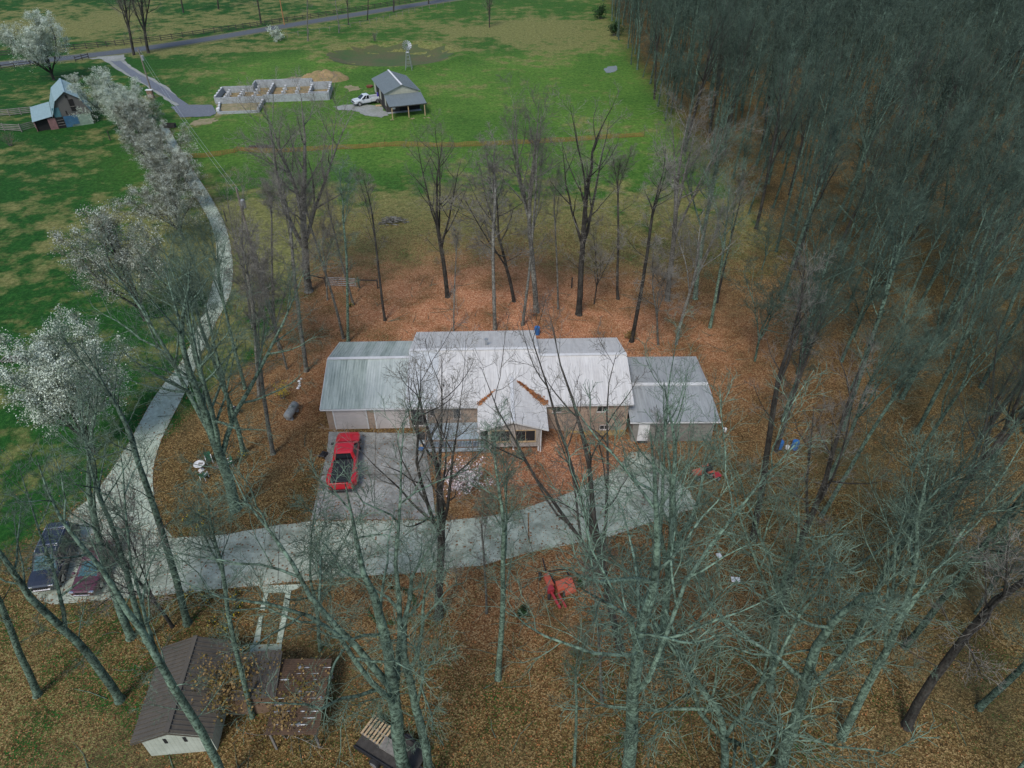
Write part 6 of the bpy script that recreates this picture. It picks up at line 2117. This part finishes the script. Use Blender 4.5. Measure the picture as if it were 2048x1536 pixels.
for y_ in (-.42, .42):
    MB().bb(-1.0, 1.0, y_ - .03, y_ + .03, .1, .7).build('side', M['wood_dark'], bn)
for x_ in (-1.02, 1.02):
    MB().bb(x_ - .03, x_ + .03, -.45, .45, .0, .72).build('end', M['wood_dark'], bn)
pud, t, b = new_mat('puddle_water')
b.inputs['Base Color'].default_value = (.25, .29, .3, 1)
b.inputs['Roughness'].default_value = .12
tag(drape('puddle', wobble(gpts([(1208, 140), (1214, 134), (1232, 131), (1236, 138), (1228, 145), (1212, 146)]), .25, 9), pud, .04, 2), 'pale puddle at the wood edge', kind='structure')
k = MB()
rng = random.Random(14)
for i in range(6):
    k.bb(i * .35 - 1, i * .35 - .85, -.5, .5, .3 + rng.uniform(-.02, .02), .34)
k.bb(-1, 1, -.45, -.38, .2, .3)
k.bb(-1, 1, .38, .45, .2, .3)
for x_ in (-.9, .9):
    for y_ in (-.4, .4):
        k.bb(x_ - .04, x_ + .04, y_ - .04, y_ + .04, 0, .2)
tag(k.build('slatted_bench', M['wood_grey'], None, loc=site(28, 722)), 'grey slatted bench at the left edge by the white blossoming tree', 'bench')

# dry basin beyond the foundation
ell = [Vector((BASIN[0] + BASIN[2] * .86 * math.cos(a_), BASIN[1] + BASIN[3] * .84 * math.sin(a_), 0)) for a_ in np.linspace(0, 2 * math.pi, 26)[:-1]]
tag(drape('dry_pond_bed', wobble(ell, 1.3, 11, 3), concrete_mat('dry_reeds', (0.11, 0.105, 0.042), (0.05, 0.10, 0.025), 0, .95, .16), .05, 1.5), kind='structure')

# ------------------------------------------------------------------ loose leaves, sticks and concrete joints
rngl = np.random.default_rng(123)
def scatter(n, fx, size, name, label, mat, lift=0.03):
    """n curled leaves at the places fx(n) gives"""
    P_ = fx(n)
    z = np.array([H(a_, b_) for a_, b_ in P_]) + lift
    c_ = np.concatenate([P_, z[:, None]], 1)
    B = len(c_)
    th = rngl.uniform(0, 6.28, B)
    a_ = np.stack([np.cos(th), np.sin(th), rngl.normal(0, .35, B)], 1)
    b_ = np.stack([-np.sin(th), np.cos(th), rngl.normal(0, .35, B)], 1)
    s_ = rngl.uniform(size[0], size[1], (B, 1))
    up_ = np.array([0, 0, 1.0]) * s_ * .35
    v_ = np.stack([c_ - a_ * s_ + up_, c_ - b_ * s_ * .6, c_ + a_ * s_ + up_, c_ + b_ * s_ * .6], 1).reshape(-1, 3)
    o_ = put_mesh(name, fast_mesh(name, v_, np.arange(B * 4).reshape(B, 4), False), mat)
    return tag(o_, label, 'leaves', kind='stuff')
def edge_spots(lines, spread):
    segs = []
    for ln_ in lines:
        for a_, b_ in zip(ln_[:-1], ln_[1:]):
            segs.append((a_.x, a_.y, b_.x, b_.y))
    segs = np.array(segs)
    L_s = np.hypot(segs[:, 2] - segs[:, 0], segs[:, 3] - segs[:, 1])
    def f(n):
        k_ = rngl.choice(len(segs), n, p=L_s / L_s.sum())
        u = rngl.random((n, 1))
        return segs[k_, :2] * (1 - u) + segs[k_, 2:] * u + rngl.normal(0, 1, (n, 2)) * spread * rngl.random((n, 1)) * 2
    return f
court_edge = gpts(court_px) + [site(*court_px[0])]
apron_edge = gpts(apron_px)
leaf_m = petal_mat('loose_leaf', [(0.07, 0.04, 0.02), (0.20, 0.11, 0.05), (0.36, 0.22, 0.11)])
scatter(9000, edge_spots([court_edge, right_e, left_e, apron_edge[4:]], .32), (.035, .07), 'edge_leaves', 'brown leaves drifted along the edges of the concrete', leaf_m, .07)
def on_court(n):
    x_ = rngl.uniform(-32, 12, n)
    y_ = rngl.uniform(26, 43, n)
    return np.stack([x_, y_], 1)
scatter(5200, on_court, (.03, .065), 'court_leaves', 'scattered leaves lying on the court and yard', leaf_m, .07)
def yard(n):
    return np.stack([rngl.normal(2, 17, n), rngl.uniform(12, 66, n)], 1)
scatter(26000, lambda n: np.array([q_ for q_ in yard(n) if not (-17 < q_[0] < 19 and 43 < q_[1] < 56)]), (.03, .065), 'yard_leaves', 'loose curled leaves on the yard', M['leafpile'], .03)
mbs = MB()
rs = random.Random(99)
for _ in range(420):
    x_, y_ = rs.gauss(6, 20), rs.uniform(12, 70)
    if -17 < x_ < 19 and 41 < y_ < 57 or (-16 < x_ < 4 and 30 < y_ < 44):
        continue
    a_ = rs.uniform(0, 3.14)
    l_ = rs.uniform(.3, 1.6)
    p_ = Vector((x_, y_, H(x_, y_) + .07))
    d_ = Vector((math.cos(a_), math.sin(a_), 0)) * l_
    k_ = Vector((-d_.y, d_.x, 0)) * rs.uniform(-.2, .2)
    mbs.tube([p_ - d_, p_ + k_, p_ + d_], [rs.uniform(.015, .035), .02, .008], 4)
tag(mbs.build('fallen_sticks', M['twig_lichen_tint'], None), 'fallen sticks lying in the leaf litter', 'sticks', kind='stuff')
def joint(px_a, px_b, owner, w_=.035):
    a_, b_ = site(*px_a), site(*px_b)
    d_ = (b_ - a_).normalized()
    n_ = Vector((-d_.y, d_.x, 0)) * w_ / 2
    o_ = drape('expansion_joint', [a_ - n_, b_ - n_, b_ + n_, a_ + n_], M['wood_dark'], .056, 1.5)
    o_.parent = owner
    return o_
for pa, pb in (((345, 1076), (330, 1190)), ((450, 1069), (443, 1178)), ((560, 1052), (556, 1166)), ((622, 1043), (620, 1160)), ((705, 1043), (706, 1154)), ((790, 1043), (792, 1147)), ((872, 1043), (878, 1140)), ((960, 1037), (972, 1128)), ((1040, 1022), (1066, 1106)), ((1140, 987), (1180, 1080)), ((1200, 957), (1276, 1053)), ((160, 1030), (122, 1205))):
    joint(pa, pb, court)
for pa, pb in (((236, 922), (309, 918)), ((268, 870), (328, 868)), ((312, 792), (366, 792)), ((362, 726), (395, 732)), ((398, 650), (428, 655)), ((422, 582), (460, 586)), ((193, 985), (307, 990))):
    joint(pa, pb, lane)
for pa, pb in (((752, 866), (748, 1038)), ((645, 950), (860, 950))):
    joint(pa, pb, apron)
